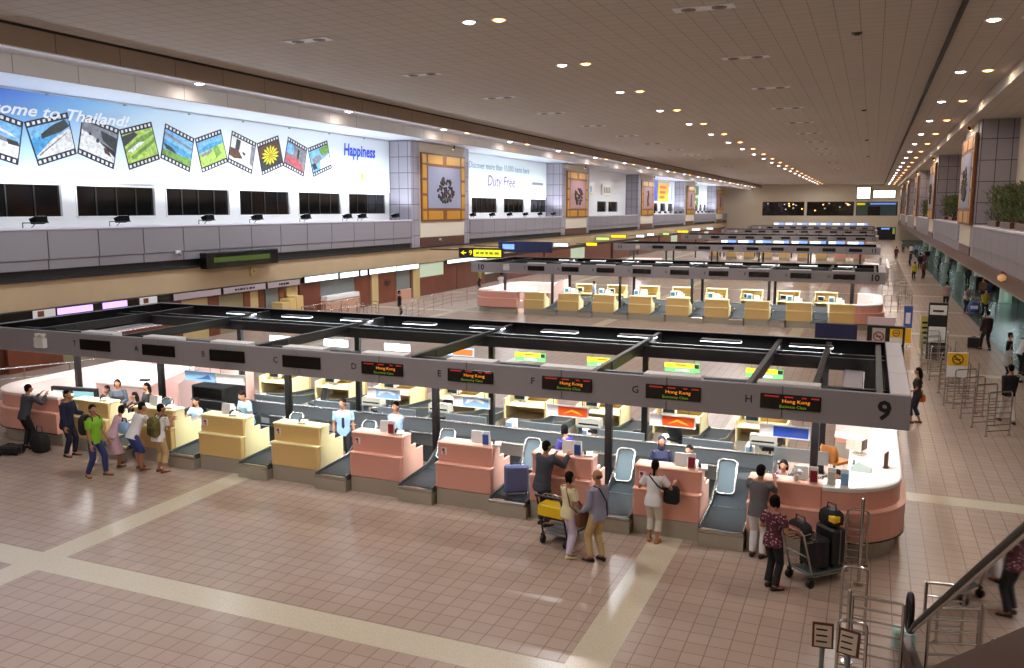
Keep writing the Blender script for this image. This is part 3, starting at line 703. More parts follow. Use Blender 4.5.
# leafy plants in the planters
def make_plant(nm, h, seed):
    t = thing('potted_shrub', nm, 'plant', (0, 0, 0))
    q = random.Random(seed)
    b = MB(); b.box(-.42, .42, -1.6, 1.6, 0, .26, .03); b.build('planter_box', M_woodd, t)
    for part, m1, cnt_ in (('foliage', M_leaf, 420), ('foliage', M_leaf2, 260)):
        f = MB()
        for k in range(cnt_):
            cx, cy = (q.random() - .5) * .7, (q.random() - .5) * 3.0; a = q.random() * 2 * pi; r0 = q.random()
            z = .2 + h * q.random() ** .8; sp_ = .25 + .35 * q.random()
            p = V((cx + cos(a) * sp_ * r0, cy + sin(a) * sp_ * r0 * 1.3, z)); d = V((cos(a) * .8, sin(a), .5 + q.random())).normalized() * (.16 + .16 * q.random())
            w = d.cross(V((0, 0, 1))).normalized() * .05
            f.add([p - w * .2, p + d * .5 - w + V((0, 0, .02)), p + d, p + d * .5 + w + V((0, 0, .02))], [(0, 1, 2, 3)], False)
        o = f.build(part, m1, t); o['kind'] = 'stuff'
    s_ = MB()
    for k in range(9): x, y = (q.random() - .5) * .5, (q.random() - .5) * 2.6; s_.tube([(x, y, .1), (x + .1 * (q.random() - .5), y, h * .8)], .015, 5)
    s_.build('stem', M_woodd, t)['kind'] = 'stuff'
    return t
pl = make_plant('large leafy shrub on the right parapet nearest the viewer', 1.6, 2); pl.location = (5.75, 43.0, 5.44)
for (y, nm) in ((47.5, 'second leafy shrub on the nearest right parapet, beside the grey pier'), (38.6, 'leafy shrub at the near edge of the nearest right parapet'), (72.0, 'leafy shrub on the right parapet behind the nearest right pier'), (79.0, 'leafy shrub on the right parapet before the second right pier'), (104, 'distant leafy shrub on the right parapet behind the second right pier'), (111, 'distant leafy shrub before the third right pier')):
    dup(pl, (5.75, y, 5.44), y * .0 + (pi if int(y) % 2 else 0), nm)
# ------------------------------------------------------------------ check-in islands
M_plate = mat('pale_steel_plate', (80, 96, 102), .55, .1); M_guard = mat('teal_grey_panel', (74, 84, 88), .4, .3)
def sweep(path, prof, closed=False):
    """path: plan points, outward normal on the right of travel; prof: (offset inward, z) closed loop"""
    n = len(path); rings = []
    for i in range(n):
        a = V(path[max(0, i - 1)]); c = V(path[min(n - 1, i + 1)]); t = (c - a).normalized(); nr = V((-t.y, t.x))
        rings.append([(path[i][0] + nr.x * o, path[i][1] + nr.y * o, z) for o, z in prof])
    return rings
def arc(cx, cy, r, a0, a1, n=10): return [(cx + r * cos(radians(a0 + (a1 - a0) * i / n)), cy + r * sin(radians(a0 + (a1 - a0) * i / n))) for i in range(n + 1)]

def make_counter(label, front, top, group, detail=2, rear=False):
    """local: front face of the lower panel at y=0, the staff side towards +y"""
    t = thing('check_in_counter', label, 'counter', (0, 0, 0), 0, group)
    MB().box(-.63, .63, .02, .95, 0, .35).build('plinth', M_plinth, t)
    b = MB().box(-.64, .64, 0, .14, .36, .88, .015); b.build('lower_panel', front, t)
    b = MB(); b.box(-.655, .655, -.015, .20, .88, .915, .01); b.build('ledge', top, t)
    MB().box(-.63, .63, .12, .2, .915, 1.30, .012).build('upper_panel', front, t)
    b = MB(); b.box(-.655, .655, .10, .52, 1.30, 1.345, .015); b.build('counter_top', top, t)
    if detail > 0:
        for sx in (-1, 1):
            x0, x1 = (.60, .64) if sx > 0 else (-.64, -.60)
            p = MB(); p.prism([(.14, .36), (1.05, .36), (1.05, .92), (.72, .92), (.72, 1.06), (.5, 1.06), (.5, 1.3), (.2, 1.3), (.14, .9)], 'x', x0, x1); p.build('side_panel', top, t)
        MB().box(-.60, .60, .2, 1.0, .70, .74, .005).build('staff_desk', top, t)
    if detail > 1:
        s = MB(); s.mat(0).box(-.55, -.43, .105, .12, 1.08, 1.22); s.mat(1).box(-.535, -.47, .1, .106, 1.15, 1.21); s.mat(1, True)
        for k in range(5): an = k * 2 * pi / 5 + .3; s.ell((-.49 + .022 * cos(an), .102, 1.115 + .022 * sin(an)), .014, .004, .014, 6, 4)
        s.build('logo_sticker', [M_paper, M_maroon], t, 'small white sticker with a maroon mark')
    return t

def make_conveyor(label, group, detail=2, w=.415):
    """local: front lip at y=0, belt rising towards +y to the collector"""
    t = thing('baggage_conveyor', label, 'conveyor', (0, 0, 0), 0, group)
    MB().box(-w, w, 0, 2.5, 0, .26).build('conveyor_base', M_plinth, t)
    b = MB(); b.box(-w, w, -.02, .10, .26, .34, .02); b.build('front_lip', M_steel, t)
    b = MB(); b.prism([(.10, .26), (.10, .345), (1.25, .37), (2.5, .60), (2.5, .26)], 'x', -w + .04, w - .04); b.build('belt', M_belt, t)
    b = MB(); b.prism([(1.24, .372), (1.27, .376), (1.27, .381), (1.24, .377)], 'x', -w + .04, w - .04); b.build('belt_gap', M_steel, t)
    pr = [(.05, .26), (.05, .38), (1.6, .50), (2.5, .70), (2.5, .26)] if detail < 2 else [(.05, .26), (.05, .37), (.8, .41), (1.15, .52), (1.5, .74), (1.8, .86), (2.4, .88), (2.5, .82), (2.5, .26)]
    for sx in (1, -1):
        if sx < 0 and detail > 1: q = [(.05, .26), (.05, .37), (1.3, .44), (1.6, .6), (1.95, .76), (2.4, .78), (2.5, .74), (2.5, .26)]
        else: q = pr
        b = MB(); b.prism(q, 'x', sx * (w - .035), sx * w); s = b.build('side_guard', M_guard, t)
        e = MB(); e.tube([(sx * (w - .018), y, z + .006) for y, z in q[1:-1]], .02, 6); e.build('edge_trim', M_steel, s)
    if detail > 1:
        b = MB(); M = Matrix.Rotation(radians(60), 3, 'X')
        pts = [(-.19, -.3), (-.12, -.36), (.12, -.36), (.19, -.3), (.19, .3), (.12, .36), (-.12, .36), (-.19, .3)]
        c0 = V((-.2, 1.9, .80))
        f = MB(); f.add([c0 + M @ V((x, y, 0)) for x, y in pts] + [c0 + M @ V((x, y, -.03)) for x, y in pts], [tuple(range(8)), tuple(range(8, 16))[::-1]] + [(i, i + 8, (i + 1) % 8 + 8, (i + 1) % 8) for i in range(8)], False)
        o = f.build('chute_plate', M_plate, t)
        e = MB(); e.tube([c0 + M @ V((x, y, .01)) for x, y in pts], .028, 6, closed=True); e.build('plate_rim', M_steel, o)
    return t

def make_end_counter(label, side, group, y0=0., depth=7.3, xin=1.4, detail=2):
    """rounded end counter; side +1 = right end, local origin at the front seam"""
    t = thing('end_counter', label, 'counter', (0, 0, 0), 0, group); r = 1.35; s = side
    path = [(0, 0), (xin - r, 0)] + arc(xin - r, r, r, -90, 0, 10)[1:] + [(xin, depth - r)] + arc(xin - r, depth - r, r, 0, 90, 10)[1:] + [(0, depth)]
    def ring(prof):
        R = sweep(path, prof)
        return [[(s * x, y, z) for x, y, z in q] for q in R]
    def loft(prof): b = MB(); b.ringloft(ring(prof), True, False, False); return b
    loft([(.14, 0), (.14, .34), (.3, .34), (.3, 0)]).build('plinth', M_plinth, t)
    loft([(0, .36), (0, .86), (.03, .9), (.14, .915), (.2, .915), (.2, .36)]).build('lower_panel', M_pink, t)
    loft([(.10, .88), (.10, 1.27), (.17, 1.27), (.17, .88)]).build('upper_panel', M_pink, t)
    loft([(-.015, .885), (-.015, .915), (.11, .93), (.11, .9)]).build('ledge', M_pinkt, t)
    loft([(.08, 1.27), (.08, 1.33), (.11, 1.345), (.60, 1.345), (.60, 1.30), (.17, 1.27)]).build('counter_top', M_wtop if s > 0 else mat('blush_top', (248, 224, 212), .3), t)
    loft([(.55, .7), (.55, 1.3), (.58, 1.3), (.58, .7)]).build('inner_panel', M_wpink, t)
    loft([(.56, .70), (.56, .74), (1.05, .74), (1.05, .70)]).build('staff_desk', M_wtop, t)
    b = MB(); b.ringloft([[(s * x, y, z) for x, y, z in q] for q in sweep(path, [(-.012, .345), (-.012, .37), (.02, .37), (.02, .345)])], True, False, False); b.build('dark_kick_line', M_black, t)
    return t

def make_frame(j, num, letters, label, disp_text=True, full=True):
    """overhead sign frame on posts; local origin x=0,y=front face"""
    t = thing('overhead_sign_frame', label, 'sign frame', (0, I_Y[j], 0), 0, 'overhead sign frames of the check-in islands')
    x0, x1, D, z0, z1 = -22.75, .8, 6.6, 2.42, 3.04
    n = 11; W_ = (x1 - x0) / n
    b = MB()
    for k in range(n): b.box(x0 + W_ * k + .006, x0 + W_ * (k + 1) - .006, 0, .1, z0, z1, .01)
    b.build('front_fascia', M_beam, t)
    b = MB()
    for k in range(n): b.box(x0 + W_ * k + .006, x0 + W_ * (k + 1) - .006, D - .1, D, z0, z1, .01)
    b.build('rear_fascia', M_beam, t)
    b = MB()
    for k in range(3): b.box(x1 - .34, x1, .11 + 2.13 * k, .10 + 2.13 * (k + 1), z0, z1, .012)
    b.build('right_fascia', M_beamtop, t)
    b = MB()
    for k in range(3): b.box(x0, x0 + .12, .11 + 2.13 * k, .10 + 2.13 * (k + 1), z0, z1, .012)
    b.build('left_fascia', M_beam, t)
    # black inner structure
    b = MB()
    for y in (.12, 1.0, 4.5, 5.05): b.box(x0 + .15, x1 - .36, y, y + .12, 2.62, 2.9)
    b.box(x0 + .15, x1 - .36, .6, .64, 2.5, 2.6)
    b.box(x0 + .15, x1 - .36, 5.9, 5.94, 2.6, 2.72)
    b.build('inner_rail', M_black, t)
    b = MB(); b.box(x0 + .13, x1 - .35, .101, .118, 2.44, 3.03); b.box(x0 + .13, x1 - .35, D - .118, D - .101, 2.44, 3.03); b.box(x0 + .122, x0 + .135, .12, D - .12, 2.44, 3.03); b.box(x1 - .362, x1 - .345, .12, D - .12, 2.44, 3.03)
    b.build('inner_lining', mat('matte_black', (9, 9, 10), .9, spec=.1), t)
    xs = [-.82 - 4.30 * k for k in range(5)] + [-21.2]
    if full:
        for x in xs + [.3, -2.0] : MB().box(x - .06, x + .06, .12, D - .12, 2.74, 2.98, .01).build('cross_beam', M_black, t)
    for x in xs:
        for yy in (1.74, 5.04) if x > -20 else (1.74,):
            p = MB(); p.box(x - .075, x + .075, yy - .075, yy + .075, 0, 2.95, .012); p.box(x - .1, x + .1, yy - .1, yy + .1, 0, .02); p.build('post', M_black, t)
    for k in range(9):
        xc = -1.2 - 2.155 * k
        if full:
            f = MB(); f.box(xc - .62, xc + .5, .11, .42, 2.96, 3.075, .01); f.build('light_fixture', M_white, t)
            g = MB(); g.box(xc - .5, xc + .5, .15, .40, 2.945, 2.96); g.build('fixture_tube', M_tubeg, f_last(t))
            f = MB(); f.box(xc - .5, xc + .5, D - 1.1, D - .82, 2.96, 3.0, .01); f.build('light_fixture', M_black, t)
            g = MB(); g.box(xc - .5, xc + .5, D - 1.08, D - .84, 2.945, 2.96); g.build('fixture_tube', M_tubeg, f_last(t))
        d = MB(); d.box(xc - .53, xc + .53, -.035, 0, 2.615, 2.895, .008); do = d.build('destination_display', M_disp, t)
        if full and disp_text and letters[k] in 'DEFGH':
            e = MB(); e.mat(1).text('Hong Kong', .092, (xc + .1, -.037, 2.775), (1, 0, 0), (0, 0, 1), sx=1.15)
            e.mat(2).text('Business Class' if letters[k] == 'H' else 'Economy Class', .074, (xc + .05, -.037, 2.675), (1, 0, 0), (0, 0, 1), sx=1.1)
            e.mat(0)
            for (a, c) in ((-.46, -.2), (-.1, .05), (.2, .28), (.36, .5)): e.box(xc + a, xc + c, -.037, -.036, 2.842, 2.868)
            e.build('display_lettering', [M_led_r, M_led_o, M_led_g], do)
        if letters[k]:
            e = MB(); e.text(letters[k], .2, (xc - .74, -.006, 2.755), (1, 0, 0), (0, 0, 1), bold=.012); e.build('desk_letter', M_ink, t)
    for xx in ((.38,) if j == 0 else (.28, -22.1)):
        e = MB(); e.text(num, .47, (xx, -.006, 2.73), (1, 0, 0), (0, 0, 1), bold=.03); e.build('island_number', M_ink, t)
    # small emergency lamp box near the left end
    e = MB().box(-21.15 + .6, -20.78 + .6, -.14, 0, 2.58, 2.86, .02).build('emergency_light', M_white, t)
    l = MB(); l.mat(0, True)
    for x in (-21.05 + .6, -20.86 + .6): l.lathe([(.05, 0), (.085, .05), (.085, .1)], (x, -.07, 2.86), 10)
    l.build('emergency_lamp', M_beige, e)
    return t
def f_last(t): return [c for c in t.children][-1]

def make_chair(label, shellm, cat='chair', group=None):
    t = thing('office_chair', label, cat, (0, 0, 0), 0, group)   # faces +y
    b = MB(); b.prism([(-.24, -.22), (.24, -.22), (.24, .2), (.18, .26), (-.18, .26), (-.24, .2)], 'z', .44, .50); b.build('seat', shellm, t)
    R = []
    for z, w, y in ((.50, .2, -.2), (.6, .24, -.25), (.78, .25, -.29), (.88, .2, -.3)): R.append([(-w, y + .06, z), (-w * .5, y, z), (w * .5, y, z), (w, y + .06, z), (w * .5, y - .04, z), (-w * .5, y - .04, z)])
    b = MB(); b.ringloft(R, True, False, True); b.build('backrest', shellm, t)
    b = MB(); b.cyl((0, 0, .1), (0, 0, .44), .03, 8); b.build('column', M_black, t)
    b = MB()
    for k in range(5): a = 2 * pi * k / 5; b.tube([(0, 0, .12), (cos(a) * .25, sin(a) * .25, .06)], .022, 6); b.mat(0, True).ell((cos(a) * .25, sin(a) * .25, .035), .03, .03, .035, 8, 6)
    b.build('star_base', M_black, t)
    return t
def make_monitor(label, scr, group=None):
    t = thing('desk_monitor', label, 'monitor', (0, 0, 0), 0, group)   # screen faces -y
    b = MB(); b.box(-.19, .19, -.02, .16, .08, .38, .02); b.prism([(-.15, .11), (.15, .11), (.15, .35), (-.15, .35)], 'y', .16, .34); b.build('monitor_body', M_beige, t)
    MB().box(-.155, .155, -.026, -.018, .125, .345).build('screen', scr, t)
    b = MB(); b.box(-.14, .14, -.04, .2, 0, .03, .01); b.box(-.05, .05, .03, .13, .03, .09); b.build('monitor_stand', M_beige, t)
    return t
def make_tower(label, group=None):
    t = thing('computer_tower', label, 'computer', (0, 0, 0), 0, group)
    MB().box(-.1, .1, -.2, .2, 0, .44, .012).build('tower_case', M_paper, t); b = MB(); b.box(-.08, .08, -.205, -.2, .2, .4); b.build('blue_label', M_lblue, t)
    return t
def make_printer(label, group=None):
    t = thing('tag_printer', label, 'printer', (0, 0, 0), 0, group)
    b = MB(); b.prism([(-.16, 0), (.16, 0), (.16, .15), (.05, .22), (-.16, .2)], 'x', -.3, .3); b.build('printer_body', M_beige, t)
    MB().box(-.26, .26, -.17, -.155, .05, .09).build('paper_slot', M_black, t)
    MB().box(-.28, .28, -.155, .03, .2, .212).build('printer_lid', M_steel_b, t)
    return t
def make_terminal(label, group=None):
    t = thing('desk_terminal', label, 'terminal', (0, 0, 0), 0, group)   # back towards -y
    b = MB(); b.prism([(0, .0), (.14, 0), (.17, .2), (.04, .23)], 'x', -.13, .13); b.build('terminal_case', M_paper, t); MB().box(-.09, .09, .168, .178, .05, .18).build('terminal_screen', M_screen, t)
    b = MB(); b.box(-.1, .1, -.02, .22, -.02, .0); b.build('terminal_foot', M_beige, t)
    return t
def make_phone(label, group=None):
    t = thing('telephone', label, 'telephone', (0, 0, 0), 0, group)
    b = MB(); b.prism([(-.1, 0), (.1, 0), (.1, .07), (-.1, .035)], 'x', -.09, .09); b.build('phone_base', M_beige, t); b = MB(); b.tube([(-.06, -.09, .075), (-.06, -.05, .1), (-.06, .06, .115), (-.06, .1, .095)], .022, 6, round_=True); b.build('handset', M_blackp, t)
    return t
def make_holder(label, m1, group=None):
    t = thing('leaflet_holder', label, 'leaflet holder', (0, 0, 0), 0, group)
    b = MB(); b.prism([(-.06, 0), (.07, 0), (.07, .02), (.0, .3), (-.02, .3)], 'x', -.07, .07); b.build('holder_back', M_paper if m1 is not M_paper else M_lblue, t)
    MB().box(-.062, .062, -.085, -.055, .03, .24).build('leaflet_stack', m1, t)
    return t
def make_hsign(label, w, h, left, right, extra=None, group=None, z=1.98, ztop=2.62):
    t = thing('hanging_desk_sign', label, 'sign', (0, 0, z), 0, group)
    MB().box(-w / 2, w / 2, -.02, .02, -h / 2, h / 2, .005).build('sign_panel', left, t)
    f = MB().box(-w / 2 + w * .28, w / 2 - .03, -.026, -.02, -h / 2 + .03, h / 2 - .03); o = f.build('picture_print', right, t)
    b = MB()
    if extra == 'swirl':
        b.prism([(-.1, -.06), (.1, .0), (.36, -.07), (.2, .02), (.1, .05)], 'y', -.029, -.026); b.build('swirl_mark', M_yel_s, o)
    elif extra == 'cloud':
        b.prism([(-.15, -.05), (.1, .05), (.3, -.02), (.35, .03), (.2, .08), (-.1, .06)], 'y', -.029, -.026); b.build('cloud_mark', M_paper, o)
    elif extra == 'peak':
        b.prism([(-.15, -.07), (.1, -.02), (.3, .06), (.4, -.06)], 'y', -.029, -.026); b.build('peak_mark', M_blue, o)
    elif extra == 'bands':
        b.mat(0).box(-w / 2, w / 2 - .13, -.03, -.026, .0, h / 2); b.mat(1).box(-w / 2 + .2, w / 2 - .1, -.03, -.026, -h / 2, -.0); b.mat(2).box(w / 2 - .13, w / 2 - .01, -.03, -.026, 0, h / 2 - .02); b.mat(3).box(-w / 2 + .3, w / 2 - .35, -.033, -.03, .05, .09).mat(4).box(-w / 2 + .3, w / 2 - .25, -.033, -.03, -.085, -.05)
        b.build('colour_band', [M_yel_s, M_green_s, M_ink, M_orange_s, M_paper], t)
    b = MB()
    for x in (-w * .35, w * .35): b.cyl((x, 0, h / 2), (x, 0, ztop - z), .008, 5)
    b.build('hanger_rod', M_steel, t)
    return t

ISL = ['the nearest island', 'the second island', 'the third island', 'the fourth island', 'the fifth island', 'the sixth island']
ISG = ['nearest island', 'second island', 'third island', 'fourth island', 'fifth island', 'farthest island']
XC = [-1.2 - 2.155 * k for k in range(9)]
XBK = [-2.3 - 2.155 * k for k in range(8)]
LET = ['H', 'G', 'F', 'E', 'D', 'C', 'B', 'A', 'T']
NUM = ['9', '10', '11', '12', '13', '14']
frames = []
for j in range(6):
    frames.append(make_frame(j, NUM[j], LET, 'long grey overhead sign frame on black posts over %s' % ISL[j], j == 0, j < 2))

# prototypes
PC = {}
def put_counter(kind, lod, loc, rz, label, group):
    if (kind, lod) not in PC:
        o = make_counter('x', M_yel if kind == 'y' else M_pink, M_yelt if kind == 'y' else M_pinkt, group, lod); PC[kind, lod] = o
    else: o = dup(PC[kind, lod])
    o.location = loc; o.rotation_euler = (0, 0, rz); o['label'] = label; o['group'] = group; return o
def put(cache, key, mk, loc, rz, label, group):
    if key not in cache: o = mk(); cache[key] = o
    else: o = dup(cache[key])
    o.location = loc; o.rotation_euler = (0, 0, rz); tag(o, label, None, group); return o
PV = {}
DEP = 7.3
for j in range(5):
    YF = I_Y[j] - .42
    for k in range(9):
        if j == 0: kind = 'p' if k <= 4 else 'y'
        elif j == 1: kind = 'y'
        else: kind = 'p' if k <= 1 else 'y'
        cn = 'salmon' if kind == 'p' else 'yellow'
        if k == 0:
            lb = '%s counter joined to the rounded right end of %s' % (cn, ISL[j])
        else:
            lb = '%s check-in counter under sign %s of %s' % (cn, LET[k], ISL[j])
        put_counter(kind, 2 if j == 0 else (1 if j == 1 else 0), (XC[k], YF, 0), 0, lb, 'front check-in counters of the %s' % ISG[j])
    if j > 2: continue
    for k in range(8):
        put(PV, 'cv' if j == 0 else 'cvs', lambda: make_conveyor('x', None, 2 if j == 0 else 1), ((XC[k] + XC[k + 1]) / 2, YF - .16, 0), 0, 'front baggage conveyor between counters %s and %s of %s' % (LET[k + 1], LET[k], ISL[j]), 'front baggage conveyors of the %s' % ISG[j])
    # ends
    g = 'rounded end counters'
    if ('e', 1) not in PV: PV['e', 1] = e = make_end_counter('x', 1, g, xin=1.42)
    else: e = dup(PV['e', 1])
    e.location = (-.56, YF, 0); e['label'] = 'rounded salmon counter wrapping the right end of %s' % ISL[j]
    if ('e', -1) not in PV: PV['e', -1] = e = make_end_counter('x', -1, g, xin=3.1)
    else: e = dup(PV['e', -1])
    e.location = (-19.55, YF, 0); e['label'] = 'rounded salmon counter wrapping the left end of %s' % ISL[j]
    # oversize desk with wide white top
    t = thing('baggage_desk', 'wide white topped desk with pale pink sides at the left of %s' % ISL[j], 'desk', (0, I_Y[j] - 16.06, 0), 0, 'wide white baggage desks')
    poly = [(-21.45, 18.6), (-19.4, 18.6), (-20.6, 21.8), (-21.45, 21.75)]
    MB().prism(poly, 'z', 0, 1.05).build('desk_body', M_wpink, t)
    MB().prism([(-21.5, 18.55), (-19.36, 18.55), (-20.57, 21.84), (-21.5, 21.84)], 'z', 1.05, 1.1).build('desk_top', M_wtop, t)
    # partition panel closing the collector
    if j < 2:
        t = thing('partition_panel', 'tall pale pink partition panel behind the left counters of %s' % ISL[j], 'partition', (0, I_Y[j] - 16.06, 0), 0, 'pale pink partitions')
        b = MB(); b.prism([(18.9, 0), (22.2, 0), (22.2, 1.7), (20.2, 1.7), (18.9, 1.2)], 'x', -18.55, -18.48); b.build('panel', M_wpink, t); MB().box(-18.57, -18.46, 20.2, 22.2, 1.7, 1.74).build('top_rail', M_steel, t)
    # collector belt across the middle
    if j < 2:
        t = thing('collector_belt', 'long steel collector belt running through the middle of %s' % ISL[j], 'conveyor', (0, I_Y[j] - 16.06, 0), 0, 'collector belts')
        xa, xb = -17.9, -1.75
        MB().box(xa, xb, 18.3, 20.4, 0, .42).build('belt_base', M_guard, t)
        b = MB(); b.box(xa, xb, 18.42, 19.3, .42, .46); b.build('belt', M_belt, t)
        b = MB(); b.box(xa, xb, 19.42, 20.3, .42, .46); b.build('belt', M_beltf, t)
        for y in (19.32,):
            b = MB(); b.box(xa, xb, y, y + .08, .42, .78); s_ = b.build('divider_wall', M_steel_b, t)
            e = MB(); e.box(xa, xb, y - .02, y + .1, .78, .81, .008); e.build('wall_cap', M_steel, s_)
        for k in range(8): x = (XC[k] + XC[k + 1]) / 2; b = MB().box(x + .45, x + 1.65, 20.3, 20.36, .42, .74); b.build('rear_wall', M_steel_b, t)
        for k in range(8):
            x = (XC[k] + XC[k + 1]) / 2
            b = MB(); b.box(x + .45, x + 1.65, 18.28, 18.34, .42, .70); s_ = b.build('front_wall', M_steel_b, t)
            e = MB(); e.box(x + .45, x + 1.65, 18.26, 18.36, .70, .73, .006); e.build('wall_cap', M_steel, s_)
    # back row, seen from the staff side
    if j < 2:
        for k in range(8):
            kind = 'y'
            put_counter('y', 1, (XBK[k], YF + DEP, 0), pi, 'cream back-row counter of %s, %s from the right end' % (ISL[j], ORD[k + 1]), 'back-row counters of the %s' % ISG[j])
            put(PV, 'mon', lambda: make_monitor('x', M_screen_off), (XBK[k] - .28, YF + DEP - .72, .741), 0, 'beige monitor on the back-row counter of %s, %s from the right' % (ISL[j], ORD[k + 1]), 'monitors on the back row of the %s' % ISG[j])
            if j == 0 or k < 7:
                put(PV, 'tow', lambda: make_tower('x'), (XBK[k] - .2, YF + DEP - 1.5, .0), 0, 'white computer tower by the back-row counter of %s, %s from the right' % (ISL[j], ORD[k + 1]), 'computer towers of the %s' % ISG[j])
            if k < 7:
                cvx = (XBK[k] + XBK[k + 1]) / 2
                put(PV, 'cv2', lambda: make_conveyor('x', None, 1, .35), (cvx - .08, YF + DEP + .2, 0), pi, 'rear baggage conveyor of %s, %s from the right end' % (ISL[j], ORD[k + 1]), 'rear baggage conveyors of the %s' % ISG[j])
    if j == 0:
        for k in (0, 2, 4, 5):
            put(PV, 'pr', lambda: make_printer('x'), (XBK[k] + .2, 20.55, .74), 0, 'beige tag printer by the middle belt of the nearest island, %s from the right' % ORD[(0, 2, 4, 5).index(k) + 1], 'tag printers of the nearest island')
        for i, (x, y, rz) in enumerate(((-2.0, 21.2, .3), (-4.2, 21.1, -.5), (-6.3, 21.1, -.4), (-10.9, 21.0, 2.8), (-12.9, 21.0, 2.5), (-15.1, 21.0, 2.6))):
            if i > 2: lb = 'black office chair facing away in the back row, %s from the right' % ORD[i - 2]
            else: lb = 'black office chair at the back row of the nearest island, %s from the right' % ORD[i + 1]
            put(PV, 'ch', lambda: make_chair('x', M_blackp), (x, y, 0), rz, lb, 'office chairs of the nearest island')
        c = make_chair('brown shell swivel chair inside the rounded right end of the nearest island', mat('brown_shell', (176, 108, 52), .3)); c.location = (-.5, 20.62, 0); c.rotation_euler = (0, 0, -.6)
for k in (0, 2, 4, 5):
    t = thing('printer_stand', 'grey steel stand under the %s tag printer from the right' % ORD[(0, 2, 4, 5).index(k) + 1], 'stand', (XBK[k] + .2, 20.55, 0), 0, 'printer stands')
    MB().box(-.32, .32, -.17, .17, .70, .74, .005).build('stand_top', M_steel_b, t)
    for sx in (-.28, .28): MB().box(sx - .02, sx + .02, -.15, .15, 0, .70).build('leg', M_steel_side, t)

# things standing on the near counters' tops
ZT = 1.346; yt = 15.64 + .3
def desk_thing(key, mk, x, y, z, rz, label, grp): return put(PV, key, mk, (x, y, z), rz, label, grp)
for (x, n_) in ((-9.75, 'D'), (-7.5, 'E'), (-5.45, 'F'), (-3.15, 'G'), (-.95, 'H'), (-14.2, 'B'), (-16.5, 'A')):
    desk_thing('term', lambda: make_terminal('x'), x, 15.98, ZT + .02, 0, 'white desk terminal seen from behind on counter %s' % n_, 'desk terminals on the near counters')
for (x, n_, key, m1, cn) in ((-9.5, 'D', 'hr', M_maroon, 'red'), (-7.22, 'E', 'hb', M_blue, 'blue'), (-5.2, 'F', 'hb', M_blue, 'blue'), (-2.92, 'G', 'hr', M_maroon, 'red'), (-.72, 'H', 'hr', M_maroon, 'red')):
    desk_thing(key, lambda: make_holder('x', m1), x, 15.9, ZT, 0, '%s leaflet holder on top of counter %s' % (cn, n_), 'leaflet holders on the near counters')
for x, lb, m1 in ((-.42, 'pale leaflet holder left on the rounded right end counter', M_beige), (-.2, 'light blue leaflet holder on the rounded right end counter', M_lblue)):
    o = make_holder(lb, m1, 'leaflet holders on the near counters'); o.location = (x, 15.95, ZT)
for (x, n_) in ((-9.35, 'D'), (-7.0, 'E'), (-5.0, 'F'), (-2.72, 'G'), (-11.9, 'C'), (-13.9, 'B'), (-15.9, 'A'), (-18.1, 'T')):
    desk_thing('ph', lambda: make_phone('x'), x, 15.93, ZT, .3, 'pale telephone on top of counter %s' % n_, 'telephones on the near counters')
t = thing('flower_vase', 'small white flower arrangement on top of the right end counter', 'flowers', (-1.02, 15.86, ZT))
MB().mat(0, True).lathe([(.03, 0), (.05, .05), (.035, .1), (.04, .12)], (0, 0, 0), 12).build('vase', M_beige, t)
b = MB(); q = random.Random(2)
for k in range(16): a = q.random() * 6.28; r0 = .09 * q.random(); b.mat(0, True).ell((r0 * cos(a), r0 * sin(a), .15 + .06 * q.random()), .03, .03, .025, 7, 5)
b.build('blossom', M_paper, t)
for x, y, lb in ((.42, 17.2, 'grey keyboard unit on the rounded right end desk'), (.42, 19.2, 'grey green printer unit on the rounded right end desk')):
    t = thing('desk_machine', lb, 'machine', (x - .36, y, .742))
    b = MB(); b.prism([(-.2, 0), (.2, 0), (.2, .12), (-.05, .2), (-.2, .08)], 'y', -.22, .22); b.build('machine_body', mat('grey_green_plastic', (170, 186, 176), .4), t); MB().box(-.16, .02, -.17, .17, .135, .15).build('keypad', M_blackp, t)
o = make_monitor('grey monitor on the desk of the rounded right end counter', M_screen_off); o.location = (.1, 20.4, .742); o.rotation_euler = (0, 0, 1.2)
t = thing('picture_stand', 'small framed notice standing on the white right end counter', 'notice', (.5, 17.4, ZT), -.3); MB().box(-.012, .012, -.11, .11, 0, .3, .004).build('frame', M_goldd, t); MB().box(-.016, -.012, -.08, .08, .03, .27).build('notice_sheet', M_pinkt, t); MB().box(-.05, .05, -.06, .06, 0, .015).build('foot', M_goldd, t)
# hanging desk signs, front of the nearest island
HS = [(-16.0, 1.0, M_lblue, M_lblue, 'peak', 'pale blue desk sign hanging over counter A'), (-15.0, .9, M_paper, M_paper, None, 'plain white desk sign hanging over counter B'), (-10.45, .9, M_paper, M_lblue, 'cloud', 'white and light blue desk sign hanging over counter D'),
      (-8.15, .92, M_paper, M_lblue, 'cloud', 'white and light blue desk sign hanging over counter E'), (-5.85, .95, M_paper, M_orange_s, 'swirl', 'white and orange desk sign hanging over counter F'), (-3.57, .95, M_paper, M_orange_s, 'swirl', 'white and orange desk sign hanging over counter G'), (-1.36, .95, M_paper, M_royal, 'peak', 'white and royal blue desk sign hanging over counter H')]
for x, w, m1, m2, ex, lb in HS:
    o = make_hsign(lb, w, .26, m1, m2, ex, 'desk signs hanging over the near counters', 1.93, 2.62); o.location = (x, 17.12, 1.93)
HB = [-2.33, -4.44, -6.6, -8.76, -11.0, -13.1, -15.3, -17.4]
